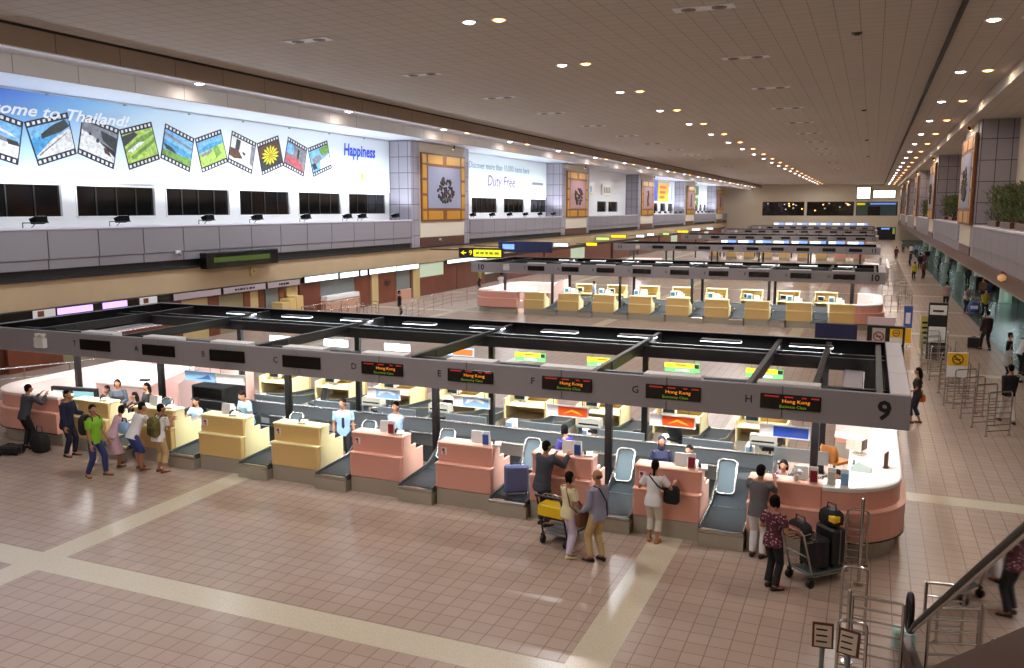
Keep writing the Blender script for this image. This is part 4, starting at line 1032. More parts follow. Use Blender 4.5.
for k, x in enumerate(HB):
    if k < 4: lb = 'yellow and green desk sign at the back of the nearest island, %s from the right' % ORD[k + 1]
    elif k == 4: lb = 'orange and light blue desk sign hanging at the back of the nearest island'
    else: lb = 'glowing white desk sign hanging at the back of the nearest island, %s from the left' % ORD[8 - k]
    if k < 4: o = make_hsign(lb, .92, .24, M_green_s, M_green_s, 'bands', 'desk signs hanging at the back', 2.1)
    elif k == 4: o = make_hsign(lb, .95, .24, M_lblue, M_orange_s, None, 'desk signs hanging at the back', 2.1)
    else: o = make_hsign(lb, .88, .22, M_lightbox, M_lightbox, None, 'desk signs hanging at the back', 2.1)
    o.location = (x, 22.3, 2.1)
# lit desk signs of the farther islands
for j, m0 in ((3, M_lightboxb), (5, M_lightboxb)):
    pv = None
    for k in range(8):
        t = thing('lit_desk_sign', 'glowing blue white desk sign along the front of %s, %s from the right' % (ISL[j], ORD[k + 1]), 'sign', (XC[k] - .5, I_Y[j] + .3, 2.2 if j == 3 else 3.5), 0, 'lit desk signs of the %s' % ISG[j])
        MB().box(-.95, .95, -.05, .05, -.2, .2, .02).build('sign_case', M_black, t); MB().box(-.92, -.1 if k % 2 else .3, -.06, -.05, -.17, .17).build('sign_face', M_lightbox, t); MB().box(-.1 if k % 2 else .3, .92, -.06, -.05, -.17, .17).build('sign_face', m0, t)
        b = MB(); sg = 1 if j == 3 else -1; b.cyl((-.5, 0, .2 * sg), (-.5, .0, .45 * sg), .012, 5); b.cyl((.5, 0, .2 * sg), (.5, 0, .45 * sg), .012, 5); b.build('hanger_rod', M_black, t)
# machines on the second island's belt side, white blocky terminals behind each counter
for k in range(8):
    t = PV.get('mach')
    if t is None:
        t = thing('weighing_console', 'x', 'console', (0, 0, 0)); PV['mach'] = t
        b = MB(); b.box(-.42, .42, -.2, .2, 0, .5, .02); b.build('console_body', mat('cream_console', (232, 228, 190), .4), t)
        b = MB(); b.box(-.40, -.1, -.17, .13, .5, .82, .03); b.box(-.02, .28, -.12, .14, .5, .75, .03); b.box(.3, .4, -.1, .1, .5, .66, .02); b.build('console_unit', M_paper, t)
        b = MB(); b.box(-.36, -.14, -.19, -.17, .56, .76); b.box(.02, .24, -.21, -.2, .1, .4); b.build('console_screen', mat('teal_screen', (60, 110, 130), .3), t)
        o = t
    else: o = dup(t)
    o.location = (XC[k] - .35, I_Y[1] + 1.35, .75); tag(o, 'white console with small screens behind counter %s of the second island' % LET[k], None, 'consoles of the second island')
for k in range(8):
    t = PV.get('mst')
    if t is None:
        t = thing('console_stand', 'x', 'stand', (0, 0, 0)); PV['mst'] = t
        MB().box(-.42, .42, -.2, .2, .68, .75, .01).build('stand_top', M_beige, t)
        for sx in (-.36, .36): MB().box(sx - .03, sx + .03, -.18, .18, 0, .68).build('leg', M_beige, t)
        o = t
    else: o = dup(t)
    o.location = (XC[k] - .35, I_Y[1] + 1.35, 0); tag(o, 'beige stand under the white console behind counter %s of the second island' % LET[k], None, 'console stands of the second island')
# dark baggage scanner and the pink cloth bundle at the left
t = thing('baggage_scanner', 'dark baggage scanner with a steel rail on top between counters A and B', 'scanner', (-17.0, 18.83, .47), 0)
MB().box(-.6, .6, -.38, .38, 0, .85, .03).build('scanner_body', M_blackp, t); MB().box(-.62, .62, -.4, -.34, .42, .46, .01).build('scanner_rail', M_steel, t); MB().box(-.5, .5, -.39, -.38, .5, .8).build('curtain', M_disp, t)
t = thing('carton_box', 'pink and white carton on the wide white desk', 'box', (-20.9, 20.9, 1.1), .3)
MB().box(-.36, .36, -.25, .25, 0, .36, .02).build('carton', M_paper, t); MB().box(-.37, .37, -.26, .26, .2, .38, .02).build('carton_lid', mat('pink_card', (240, 130, 170), .5), t)
t = thing('hand_terminal', 'small black device lying on the wide white desk', 'device', (-20.1, 19.2, 1.1), .2); MB().box(-.14, .14, -.08, .08, 0, .06, .01).build('device_body', M_blackp, t); MB().box(-.1, .1, -.05, .05, .06, .065).build('device_screen', M_screen_off, t)
t = thing('monitor_bank', 'white framed screen unit on the left rounded counter', 'screen', (-20.2, 16.75, .742), .15)
b = MB(); b.box(-.75, .75, .0, .12, 0, .62, .02); b.build('screen_frame', M_blackp, t); MB().box(-.66, -.1, -.01, .0, .1, .52).build('screen', M_paper, t); MB().box(.0, .66, -.01, .0, .1, .52).build('screen', M_screen, t)
# ------------------------------------------------------------------ ceiling lamps
K = 1.0     # overall lamp level
def make_downlight(m1, part):
    t = thing('ceiling_downlight', 'x', 'ceiling lamp', (0, 0, 0))
    b = MB().mat(0, True).lathe([(.17, -.01), (.24, -.02), (.25, 0), (.17, .0)], (0, 0, 0), 18); b.build('trim_ring', M_white, t)
    b = MB().mat(0, True).lathe([(.005, -.06), (.11, -.045), (.17, -.012), (.17, -.005)], (0, 0, 0), 18); b.build(part, m1, t)
    return t
dw = make_downlight(M_lamp_w, 'lamp_lens'); do_ = make_downlight(M_lamp_o, 'lamp_lens')
used = [False, False]
def lamp(white, loc, label, group, power=0, color=(1, .97, .95), spread=None):
    src = dw if white else do_; i = 0 if white else 1
    o = src if not used[i] else dup(src); used[i] = True
    o.location = loc; tag(o, label, None, group); L = None
    if power: L = (o, power, color)
    return L
todo = []
for k in range(-4, 22):
    y = 22.81 + 7.92 * k; n_ = k + 5
    if y > YE - 3 or y < YN + 1: continue
    vis = 'from the near end' 
    a = lamp(True, (-10.85, y, CZ), 'white downlight of the middle ceiling row, %s %s' % (ORD[n_], vis), 'white downlights of the middle ceiling row', 330, (.93, .95, 1))
    b_ = lamp(False, (-9.95, y + .05, CZ), 'amber downlight of the middle ceiling row, %s %s' % (ORD[n_], vis), 'amber downlights of the middle ceiling row', 70, (1, .68, .4))
    todo += [a, b_]
for k in range(-3, 18):
    y = 27.2 + 9.6 * k; n_ = k + 4
    if y > YE - 3: continue
    a = lamp(True, (2.72, y, CZ - .18), 'white downlight of the right ceiling strip, %s from the near end' % ORD[n_], 'white downlights of the right ceiling strip', 105, (.97, .97, 1))
    b_ = lamp(False, (3.62, y, CZ - .18), 'amber downlight of the right ceiling strip, %s from the near end' % ORD[n_], 'amber downlights of the right ceiling strip', 80, (1, .68, .4))
    todo += [a, b_]
for k in range(0, 18):
    y = 16.2 + 10.15 * k; n_ = k + 1
    if y > YE - 3: continue
    a = lamp(True, (-23.9, y, 10.98), 'white downlight under the left bulkhead strip, %s from the near end' % ORD[n_], 'white downlights under the left bulkhead strip', 60, (.9, .94, 1))
    todo += [a]
    if k > 2: todo.append(lamp(False, (-23.6, y + 2.6, 10.98), 'amber downlight under the left bulkhead strip, %s from the near end' % ORD[n_], 'amber downlights under the left bulkhead strip', 50, (1, .66, .36)))
for o, p, c in todo: bulb('downlight_bulb', 'AREA', o, (0, 0, -.075), p * K, c, .3)
# unseen fill tubes added behind the first left bulkhead lip to brighten the strip
for k in range(8):
    y = -1 + 26 * k
    if y > YE - 12: continue
    t = thing('added_strip_tube', 'added hidden fill tube behind the first left bulkhead lip, %s from the near end' % ORD[k + 1], 'lamp', (-23.02, y, 10.92), 0, 'added fill tubes of the left strip')
    MB().box(-.03, .02, -13, 13, -.04, .05).build('tube_tray', M_white, t); MB().tube([(-.05, -12.9, 0), (-.05, 12.9, 0)], .018, 6).build('tube', M_tubeg, t)
    bulb('tube_bulb', 'AREA', t, (-.08, 0, 0), 130 * K, (.62, .80, 1), .06, 25.8, (0, radians(112), 0))
# air outlets in the ceiling
def make_vent():
    t = thing('air_outlet', 'x', 'air outlet', (0, 0, 0))
    b = MB(); b.box(-.8, .8, -.24, .24, -.03, .0, .006); b.build('outlet_plate', mat('vent_grey', (226, 226, 230), .4), t)
    for x in (-.4, .4):
        b = MB().mat(0, True).lathe([(.19, -.05), (.2, -.03), (.2, -.028), (.12, -.03), (.1, -.06), (.02, -.07)], (x, 0, 0), 16); b.build('nozzle_ring', mat('vent_dark', (104, 98, 96), .4), t)
    return t
v = make_vent(); first = True
for x, ys_, nm in ((-4.4, [15.7, 23.6, 31.6, 39.7, 47.8, 55.9, 63.9, 72, 80, 88, 104, 120], 'right of the middle lamps'), (-16.6, [15.2, 23.2, 30.6, 38.2, 45.3, 53, 61, 69, 77, 85, 93, 109, 125], 'left of the middle lamps')):
    for k, y in enumerate(ys_):
        o = v if first else dup(v); first = False
        o.location = (x, y, CZ); tag(o, 'twin-nozzle air outlet in the row %s, %s from the near end' % (nm, ORD[k + 1]), None, 'ceiling air outlets')
for k, y in enumerate((28.7, 50.5, 72, 94)):
    b = MB(); b.box(-.15, .15, -.15, .15, -.02, 0); b.cyl((0, 0, -.06), (0, 0, -.02), .08, 12); o = b.build('ceiling_detector', M_blackp); o.location = (-.74, y, CZ)
    tag(o, 'small dark square detector on the right part of the ceiling, %s from the near end' % ORD[k + 1], 'detector', 'ceiling detectors')
# cove tubes washing the gallery walls and the floodlights over the piers
for i, (a, c) in enumerate(segs):
    if i == 2: pw = 90
    elif i == 5: pw = 0
    else: pw = 260
    if i == 0: a = 14.0
    if c - a < 4: continue
    t = thing('cove_tube_light', 'long tube lamp in the cove over recess %s of the left gallery' % ORD[i + 1], 'lamp', (-25.1, (a + c) / 2, 10.95), 0, 'cove tube lamps of the left gallery')
    L = (c - a) - 1.0
    MB().box(-.12, .12, -L / 2, L / 2, .0, .1, .01).build('tube_tray', M_white, t); MB().box(-.1, .1, -L / 2, L / 2, -.03, 0).build('tube_diffuser', M_tubeg, t)
    if pw: bulb('tube_bulb', 'AREA', t, (-.05, 0, -.06), pw * L / 14 * K, (.80, .90, 1), .16, L, (0, radians(48), 0))
def make_wash():
    t = thing('wall_washer', 'x', 'spotlight', (0, 0, 0))
    b = MB(); b.prism([(-.18, -.05), (.14, -.22), (.22, -.06), (.05, .1), (-.14, .1)], 'y', -.2, .2); b.cyl((0, 0, .08), (0, 0, .3), .03, 8); b.build('lamp_housing', M_white, t)
    b = MB(); b.add([(-.185, -.17, -.06), (-.185, .17, -.06), (.135, .17, -.235), (.135, -.17, -.235)], [(0, 3, 2, 1)], False); b.build('lamp_lens', M_lamp_w, t); return t
w_ = make_wash(); first = True; n_ = 0
for y in (23.1, 37.2, 44.2, 50.7, 58.0, 66, 74, 82, 90, 100, 108, 116, 122.5, 130, 138, 146, 153, 162, 170, 178):
    o = w_ if first else dup(w_); first = False; n_ += 1
    o.location = (-25.3, y, 10.7); tag(o, 'white wall washer spotlight under the left cove, %s from the near end' % ORD[n_], None, 'wall washers under the left cove')
    bulb('washer_bulb', 'SPOT', o, (-.2, 0, -.25), 420 * K, (.86, .92, 1), .12, rot=(0, radians(38), 0), spot=radians(110))
# island lighting: tubes under the frames
for j, fr in enumerate(frames):
    for y in (.30, 5.64):
        t = fr
        bulb('frame_tube_bulb', 'AREA', fr, (-10.2, y, 2.93), (1350 if j < 2 else 800) * K, (.93, .98, 1), 19.5, .24)
    if j < 3: bulb('frame_tube_bulb', 'AREA', fr, (-.2, 3.3, 2.55), (75 if j == 0 else 40) * K, (.96, .98, 1), .3, 4.5)
    if j < 3: bulb('frame_tube_bulb', 'AREA', fr, (-21.2, 3.3, 2.55), 170 * K, (.96, .98, 1), .3, 4.5)
b_f = frames[0]
for fr in frames[:3]:
    b = MB(); b.box(-.4, 0, 1.0, 5.6, 2.56, 2.64, .01); f = b.build('end_light_fixture', M_beamtop, fr); MB().box(-.36, -.04, 1.04, 5.56, 2.553, 2.56).build('fixture_tube', M_tubeg, f)
    b = MB(); b.box(-21.4, -21.0, 1.0, 5.6, 2.56, 2.64, .01); f = b.build('end_light_fixture', M_beamtop, fr); MB().box(-21.36, -21.04, 1.04, 5.56, 2.553, 2.56).build('fixture_tube', M_tubeg, f)
# green-white tubes below the right gallery
for k in range(12):
    y = 22 + 14 * k
    t = thing('ceiling_tube_light', 'cool white tube lamp below the right gallery, %s from the near end' % ORD[k + 1], 'lamp', (9.0, y, 3.05), 0, 'tube lamps below the right gallery')
    MB().box(-.7, .7, -.15, .15, -.08, 0, .01).build('tube_tray', M_white, t); MB().box(-.66, .66, -.11, .11, -.09, -.08).build('tube_diffuser', M_tubeg, t)
    bulb('tube_bulb', 'AREA', t, (0, 0, -.12), 34 * K, (.72, 1, .93), 1.3, .22)
# spots for the pier pictures
for side, ps in (('left', piers), ('right', rp[1:])):
    for i, (a, c) in enumerate(ps):
        s = 1 if side == 'left' else -1; x = (XL + .9) if s > 0 else XR - 1.0 + .7
        t = thing('picture_spot', 'small picture spotlight over the %s pier of the %s gallery, %s from the near end' % ('', side, ORD[i + 1]), 'spotlight', ((XL + 1.1) if s > 0 else 4.75, (a + c) / 2, 10.83), 0, 'picture spotlights')
        t['label'] = 'small picture spotlight above the %s gilt panel of the %s gallery' % (ORD[i + 1], side)
        b = MB(); b.cyl((0, 0, .1), (0, 0, .0), .05, 10); b.cyl((.0, 0, .02), (-s * .1, 0, -.14), .06, 10, .08); b.build('lamp_housing', M_black, t)
        MB().mat(0, True).ell((-s * .105, 0, -.155), .06, .06, .025, 10, 6).build('lamp_lens', M_lamp_o, t)
        bulb('spot_bulb', 'SPOT', t, (-s * .1, 0, -.2), 90 * K, (1, .9, .8), .08, rot=(0, s * radians(20), 0), spot=radians(80))
# ------------------------------------------------------------------ rails, barriers, escalator, carts, bags
def make_hoop(label, w=.34, h=1.0, rungs=5, group=None, name='queue_barrier'):
    t = thing(name, label, 'barrier', (0, 0, 0), 0, group); r = .07
    pts = [(-w / 2, 0, 0), (-w / 2, 0, h - r)] + [(-w / 2 + r - r * cos(a), 0, h - r + r * sin(a)) for a in (pi / 6, pi / 3, pi / 2)] + [(w / 2 - r + r * sin(a), 0, h - r + r * cos(a)) for a in (0, pi / 6, pi / 3, pi / 2)] + [(w / 2, 0, 0)]
    b = MB(); b.tube(pts, .021, 8); b.build('hoop', M_steel, t)
    b = MB()
    for k in range(rungs): z = .14 + k * (h - .24) / rungs; b.cyl((-w / 2, 0, z), (w / 2, 0, z), .013, 6)
    b.build('rung', M_steel, t)
    b = MB()
    for x in (-w / 2, w / 2): b.cyl((x, 0, 0), (x, 0, .015), .05, 10)
    b.build('floor_flange', M_steel, t)
    return t
HP = {}
def hoop(loc, rz, label, group, w=.34, h=1.0, rungs=5):
    key = (w, h, rungs)
    if key not in HP: o = HP[key] = make_hoop('x', w, h, rungs, group)
    else: o = dup(HP[key])
    o.location = loc; o.rotation_euler = (0, 0, rz); tag(o, label, None, group); return o
def make_rail(label, pts, hs=(.2, .4, .6, .8, 1.0), every=1.5, group=None, name='guard_rail', r=.02, curved=False):
    t = thing(name, label, 'railing', pts[0] + (0,), 0, group); o = V(pts[0])
    P = [V(p) - o for p in pts]
    for i, z in enumerate(hs):
        b = MB(); b.tube([(p.x, p.y, z) for p in P], r * (1.25 if i == len(hs) - 1 else .75), 8); b.build('rail', M_steel, t)
    for a, c in zip(P, P[1:]):
        L = (c - a).length; n = max(1, round(L / every))
        for k in range(n + (1 if (c - P[-1]).length < 1e-6 else 0)):
            p = a.lerp(c, k / n); b = MB(); b.cyl((p.x, p.y, 0), (p.x, p.y, hs[-1]), r * 1.15, 8); b.cyl((p.x, p.y, 0), (p.x, p.y, .015), r * 2.6, 10); b.build('post', M_steel, t)
    return t
# foreground barriers and rail next to the escalator
for y, nm in ((15.66, 'farthest from the escalator'), (13.02, 'middle of the three before the escalator'), (11.2, 'nearest to the escalator')):
    hoop((.055, y, 0), 0, 'narrow steel hoop barrier in the foreground row, %s' % nm, 'foreground hoop barriers', .34, 1.02, 6)
for i, (y, h, nm) in enumerate(((14.78, 1.5, 'tall bright steel post standing between the two farther hoop barriers'), (12.06, 1.05, 'bright steel post at the left end of the foreground guard rail'))):
    b = MB(); b.tube([(0, 0, 0), (0, 0, h)], .028, 10, round_=True); b.cyl((0, 0, 0), (0, 0, .02), .08, 12); o = b.build('steel_post', M_steel); o.location = (.12 if i == 0 else .0, y, 0); tag(o, nm, 'post')
make_rail('low steel guard rail joining the bright post and the escalator', [(.04, 12.06), (.68, 12.02)], (.17, .33, .5, .67, .83, 1.0), .5, name='guard_rail')
make_rail('steel guard rail behind the escalator glass', [(1.0, 12.9), (1.9, 13.0)], (.2, .4, .6, .8, 1.0), .9, name='guard_rail')
for x, y, nm, rz in ((-.28, 10.62, 'left one beside the escalator', .12), (.02, 10.55, 'right one beside the escalator', -.25)):
    t = thing('notice_stand', 'small brown framed notice board on a post, ' + nm, 'sign', (x, y, 0), rz)
    b = MB(); b.cyl((0, 0, 0), (0, 0, .95), .03, 8); b.cyl((0, 0, 0), (0, 0, .02), .12, 14); b.build('post', M_steel_side, t)
    b = MB(); b.prism([(-.05, .90), (.0, .88), (.06, 1.18), (.02, 1.2)], 'x', -.125, .125); o = b.build('board_frame', M_woodd, t)
    b = MB(); b.add([(-.10, -.052, .92), (.10, -.052, .92), (.10, .007, 1.17), (-.10, .007, 1.17)], [(0, 1, 2, 3)], False); b.build('notice_sheet', mat('notice_sheet_tan', (190, 170, 150), .5), o)
    b = MB()
    for k in range(3): z = .97 + k * .07; yy = -.052 + (z - .92) * .236 - .003; b.box(-.08, .05, yy - .002, yy, z, z + .02)
    b.build('notice_mark', M_ink, o)
# escalator: runs up towards the viewer on the right
ED = V((.125, -.992, 0)).normalized(); EN = V((-ED.y, ED.x, 0)); E0 = V((.79, 12.42, 0))
def ep(d, n, z): p = E0 + ED * d + EN * n; return (p.x, p.y, z)
t = thing('escalator', 'escalator with glass sides and black handrails rising at the lower right', 'escalator', (0, 0, 0))
SL = .70
Wn = 1.15
def hz(d): return .47 + .71 * d          # handrail height along the run
def sz(d): return max(.30, -.28 + .66 * d)   # top of the side skirt
def side(n, part):
    loop = [ep(-.06 + .13 * cos(radians(a)), n, .70 + .26 * sin(radians(a))) for a in range(-70, 270, 20)]
    b = MB(); b.tube(loop + [ep(.0, n, .45), ep(.15, n, .52)] + [ep(d, n, hz(d)) for d in (.4, 1.0, 2.0, 4.0, 6.0, 8.0)], .04, 10); h = b.build('handrail', M_black, t)
    g = MB(); q = [ep(.15, n, .30), ep(.15, n, .50), ep(8.0, n, hz(8.0) - .04), ep(8.0, n, sz(8.0)), ep(.9, n, .31)]
    g2 = [(V(p) + EN * .012) for p in q]; m = len(q)
    g.add([V(p) for p in q] + g2, [tuple(range(m)), tuple(range(m, 2 * m))[::-1]] + [(i, (i + 1) % m, m + (i + 1) % m, m + i) for i in range(m)], False); g.build('glass_panel', M_glass, t)
    s_ = MB(); q = [ep(-.2, n, 0), ep(-.2, n, .28), ep(.88, n, .30), ep(8.0, n, sz(8.0)), ep(8.0, n, sz(8.0) - .75), ep(1.3, n, 0)]
    m = len(q); s_.add([V(p) - EN * .06 for p in q] + [V(p) + EN * .06 for p in q], [tuple(range(m)), tuple(range(m, 2 * m))[::-1]] + [(i, (i + 1) % m, m + (i + 1) % m, m + i) for i in range(m)], False); s_.build('skirt_panel', mat('skirt_brown', (74, 54, 48), .3), t)
    tr = MB(); tr.tube([ep(.2, n, hz(.2) - .07), ep(8.0, n, hz(8.0) - .07)], .02, 6); tr.build('glass_rail_trim', M_steel, t)
side(0, 'left'); side(Wn, 'right')
for k in range(18):
    d = .8 + k * .4; z = max(.02, .264 * k)
    P_ = [ep(d, .08, z), ep(d + .42, .08, z), ep(d + .42, Wn - .08, z), ep(d, Wn - .08, z)]
    b = MB(); b.add(P_ + [V(p) - V((0, 0, .28)) for p in P_], [(0, 1, 2, 3), (7, 6, 5, 4), (0, 4, 5, 1), (1, 5, 6, 2), (2, 6, 7, 3), (3, 7, 4, 0)], False)
    b.build('step', mat('step_steel', (120, 118, 116), .4, .6, noise=.1, nscale=60), t)
b = MB(); P_ = [ep(-.2, .08, .02), ep(.8, .08, .02), ep(.8, Wn - .08, .02), ep(-.2, Wn - .08, .02)]; b.add(P_ + [V(p) - V((0, 0, .015)) for p in P_], [(0, 1, 2, 3), (7, 6, 5, 4), (0, 4, 5, 1), (1, 5, 6, 2), (2, 6, 7, 3), (3, 7, 4, 0)], False); b.build('comb_plate', M_steel_b, t)
b = MB(); p0 = V(ep(-.3, 0, 0)); b.box(p0.x - .16, p0.x + .16, p0.y - .05, p0.y + .2, .02, .30, .03); b.build('newel_base', mat('pale_green_panel', (178, 210, 200), .25), t)
# gates on the right walkway
gi = 0
for (x, y, rz) in ((3.55, 26.6, .1), (3.3, 27.6, .1), (3.1, 28.7, .1), (3.0, 30.0, .1), (2.92, 31.2, 0), (2.75, 32.4, 0), (2.85, 33.6, .1), (2.6, 34.8, 0), (2.6, 36.2, 0), (2.45, 37.6, 0), (2.5, 39.2, 0)):
    gi += 1; hoop((x, y, 0), rz + .5, 'steel hoop barrier of the right walkway cluster, %s from the near end' % ORD[gi], 'hoop barriers of the right walkway', .75, 1.25, 6)
for i, (x, y) in enumerate(((3.25, 29.3), (3.15, 31.8), (3.0, 34.2), (2.95, 36.9))):
    b = MB(); b.tube([(0, 0, 0), (0, 0, 1.55)], .03, 8, round_=True); b.cyl((0, 0, 0), (0, 0, .02), .09, 12); o = b.build('steel_post', M_steel); o.location = (x, y, 0); tag(o, 'tall steel post among the walkway barriers, %s from the near end' % ORD[i + 1], 'post', 'tall posts among the walkway barriers')
def notice_frame(label, loc, rz, h=1.75, w=.62, kind='smoke'):
    t = thing('no_smoking_sign', label, 'sign', loc, rz)
    b = MB()
    for x in (-w / 2, w / 2): b.cyl((x, 0, 0), (x, 0, h), .02, 8)
    for z in (.08, .62): b.box(-w / 2, w / 2, -.02, .02, z, z + .05)
    b.build('steel_frame', M_steel, t)
    MB().box(-w / 2 + .01, w / 2 - .01, -.02, .02, h - .8, h, .006).build('sign_board', M_paper, t)
    s_ = MB(); s_.mat(0).box(-w / 2 + .02, w / 2 - .02, -.026, -.02, h - .42, h - .02)
    s_.mat(1)
    R1 = [(.15 * cos(a), -.03, h - .22 + .15 * sin(a)) for a in [2 * pi * k / 20 for k in range(20)]]; s_.tube(R1, .016, 6, closed=True); s_.tube([(-.1, -.03, h - .12), (.1, -.03, h - .32)], .015, 6); s_.box(-.1, .08, -.03, -.026, h - .235, h - .205)
    s_.build('no_smoking_symbol', [M_yel_s, M_ink], t)
    return t
notice_frame('yellow no smoking notice in a steel frame before the walkway barriers', (2.75, 30.2, 0), .1)
# black boards with no smoking signs behind the nearest island
def pylon(label, loc, w, h, faces, rz=0):
    t = thing('sign_pylon', label, 'sign', loc, rz)
    MB().box(-w / 2, w / 2, -.12, .12, 0, h, .01).build('pylon_body', M_blackp, t)
    for (x0, x1, z0, z1, m1) in faces: MB().box(x0, x1, -.13, -.12, z0, z1).build('sign_face', m1, t)
    return t
t = pylon('black sign pylon with two no smoking panels behind the nearest island', (.62, 30.6, 0), 1.15, 2.45, [(-.42, -.02, 1.85, 2.37, mat('grey_sign', (190, 190, 180), .5)), (.12, .5, 1.85, 2.37, M_paper)])
s_ = MB(); s_.mat(0); R1 = [(-.22 + .15 * cos(a), -.135, 2.09 + .15 * sin(a)) for a in [2 * pi * k / 20 for k in range(20)]]; s_.tube(R1, .018, 6, closed=True); s_.tube([(-.33, -.135, 2.19), (-.11, -.135, 1.99)], .016, 6); s_.mat(1).box(-.3, -.14, -.135, -.13, 2.075, 2.105)
s_.build('no_smoking_symbol', [M_maroon, M_ink], t)
s_ = MB(); s_.mat(0).box(.12, .5, -.135, -.13, 2.09, 2.37); s_.mat(1); s_.tube([(.31 + .1 * cos(a), -.14, 2.23 + .1 * sin(a)) for a in [2 * pi * k / 18 for k in range(18)]], .012, 6, closed=True); s_.box(.25, .37, -.14, -.136, 2.215, 2.245); s_.build('yellow_symbol', [M_yel_s, M_ink], t)
t = thing('notice_board', 'pale pink notice board standing before the second island', 'sign', (.55, 36.0, 0)); MB().box(-.5, .5, -.03, .03, 1.55, 2.1, .01).build('board', mat('pale_pink_sheet', (230, 206, 214), .5), t)
b = MB();
for x in (-.42, .42): b.cyl((x, 0, 0), (x, 0, 1.6), .02, 6); b.cyl((x, -.2, .02), (x, .2, .02), .02, 6)
b.build('leg', M_steel, t)
t = thing('notice_board', 'dark navy board leaning before the right end of the second island', 'sign', (-1.25, 41.2, 0)); MB().box(-.9, .9, -.03, .03, .1, 1.1, .01).build('board', mat('navy_board', (34, 36, 80), .5), t); b = MB(); b.box(-.9, -.84, -.05, .25, 0, .1); b.box(.84, .9, -.05, .25, 0, .1); b.build('foot', M_black, t)
t = pylon('tall black and white sign pylon on the right walkway', (2.75, 39.6, 0), .72, 2.4, [(-.32, .32, 1.9, 2.3, M_paper), (-.32, .32, .75, 1.4, M_paper)])
b = MB(); b.box(-.2, .2, -.14, -.13, 2.02, 2.1); b.build('lettering', M_ink, t)
t = thing('banner_stand', 'slanted yellow white striped banner stand on the right walkway', 'sign', (2.35, 40.6, 0), .4); b = MB(); b.box(-.2, .2, -.02, .02, .3, 1.7); b.build('banner', mat('pale_yellow_sheet', (226, 216, 130), .5), t)
b = MB()
for k in range(5): b.box(-.14, .14, -.03, -.02, .5 + .22 * k, .58 + .22 * k)
b.build('stripe', M_ink, t); b = MB(); b.cyl((0, 0.02, 0), (0, .02, 1.7), .02, 6); b.box(-.2, .2, -.15, .15, 0, .02); b.build('stand', M_steel, t)
t = thing('banner_stand', 'narrow blue and white banner stand on the right walkway', 'sign', (1.75, 42.6, 0), -.2); MB().box(-.18, .18, -.02, .02, .9, 1.9).build('banner', M_blue, t); MB().box(-.1, .1, -.03, -.02, 1.1, 1.6).build('banner_print', M_paper, t); MB().box(-.18, .18, -.02, .02, .2, .88).build('banner_tail', M_yel_s, t); b = MB(); b.cyl((0, .03, 0), (0, .03, 1.9), .02, 6); b.box(-.2, .2, -.15, .15, 0, .02); b.build('stand', M_steel, t)
# walkway gate rails between the islands
for j, (y, nm) in enumerate(((57.0, 'between the second and third islands'), (68.5, 'near the third island'),)):
    make_rail('steel gate rail across the right walkway ' + nm, [(.95, y), (2.5, y)], (.35, .7, 1.05), .35, 'gate rails')
gi = 0
for y in range(62, 96, 3):
    gi += 1; hoop((2.2 + .0 * y, y - 4, 0), .6, 'distant steel hoop barrier along the right walkway, %s from the near end' % ORD[gi], 'distant walkway barriers', .75, 1.25, 6)
for i, (y0, y1) in enumerate(((84, 100), (102, 116))):
    t = thing('glossy_guide_rail', 'bright broad guide rail along the right walkway, %s segment' % ('nearer', 'farther')[i], 'railing', (1.6 - .5 * i, y0, 0))
    MB().box(-.12, .12, 0, y1 - y0, .95, 1.05, .02).build('rail_top', M_steel, t)
    for k in range(7): MB().cyl((0, k * (y1 - y0) / 6.2, 0), (0, k * (y1 - y0) / 6.2, .96), .03, 6).build('post', M_steel, t)
# rails at the left of the islands
make_rail('long steel guard rail left of the nearest island', [(-24.4, 25.5), (-25.4, 21.0), (-26.8, 18.6), (-27.0, 15.0)], (.3, .65, 1.0), 1.6)
make_rail('long curved steel guard rail left of the second island', [(-23.6, 40.5), (-24.8, 45.5), (-25.2, 50.0), (-24.4, 53.0), (-23.6, 54.5)], (.25, .5, .75, 1.0), 1.3)
make_rail('short steel guard rail before the second island at the left', [(-26.6, 36.5), (-25.9, 39.0), (-25.4, 41.0)], (.5, 1.0), .7)
gi = 0
for k in range(5): gi += 1; hoop((-28.0 + .45 * k, 38.6 + .9 * k, 0), -.4, 'steel hoop barrier near the shops left of the second island, %s from the left' % ORD[gi], 'hoop barriers near the left shops', .7, 1.0, 3)
make_rail('low steel rail before the brown counter shop', [(-28.6, 38.5), (-28.4, 44.0)], (.55, .95), 1.8)
# columns below the right gallery
for k in range(9):
    b = MB().mat(0, True).lathe([(.42, 0), (.42, .1), (.38, .12), (.38, 3.05)], (8.6, 34 + 16 * k, 0), 20); struct('wall_column_%d' % (k + 1), b, mat('column_pale', (170, 190, 176), .4))
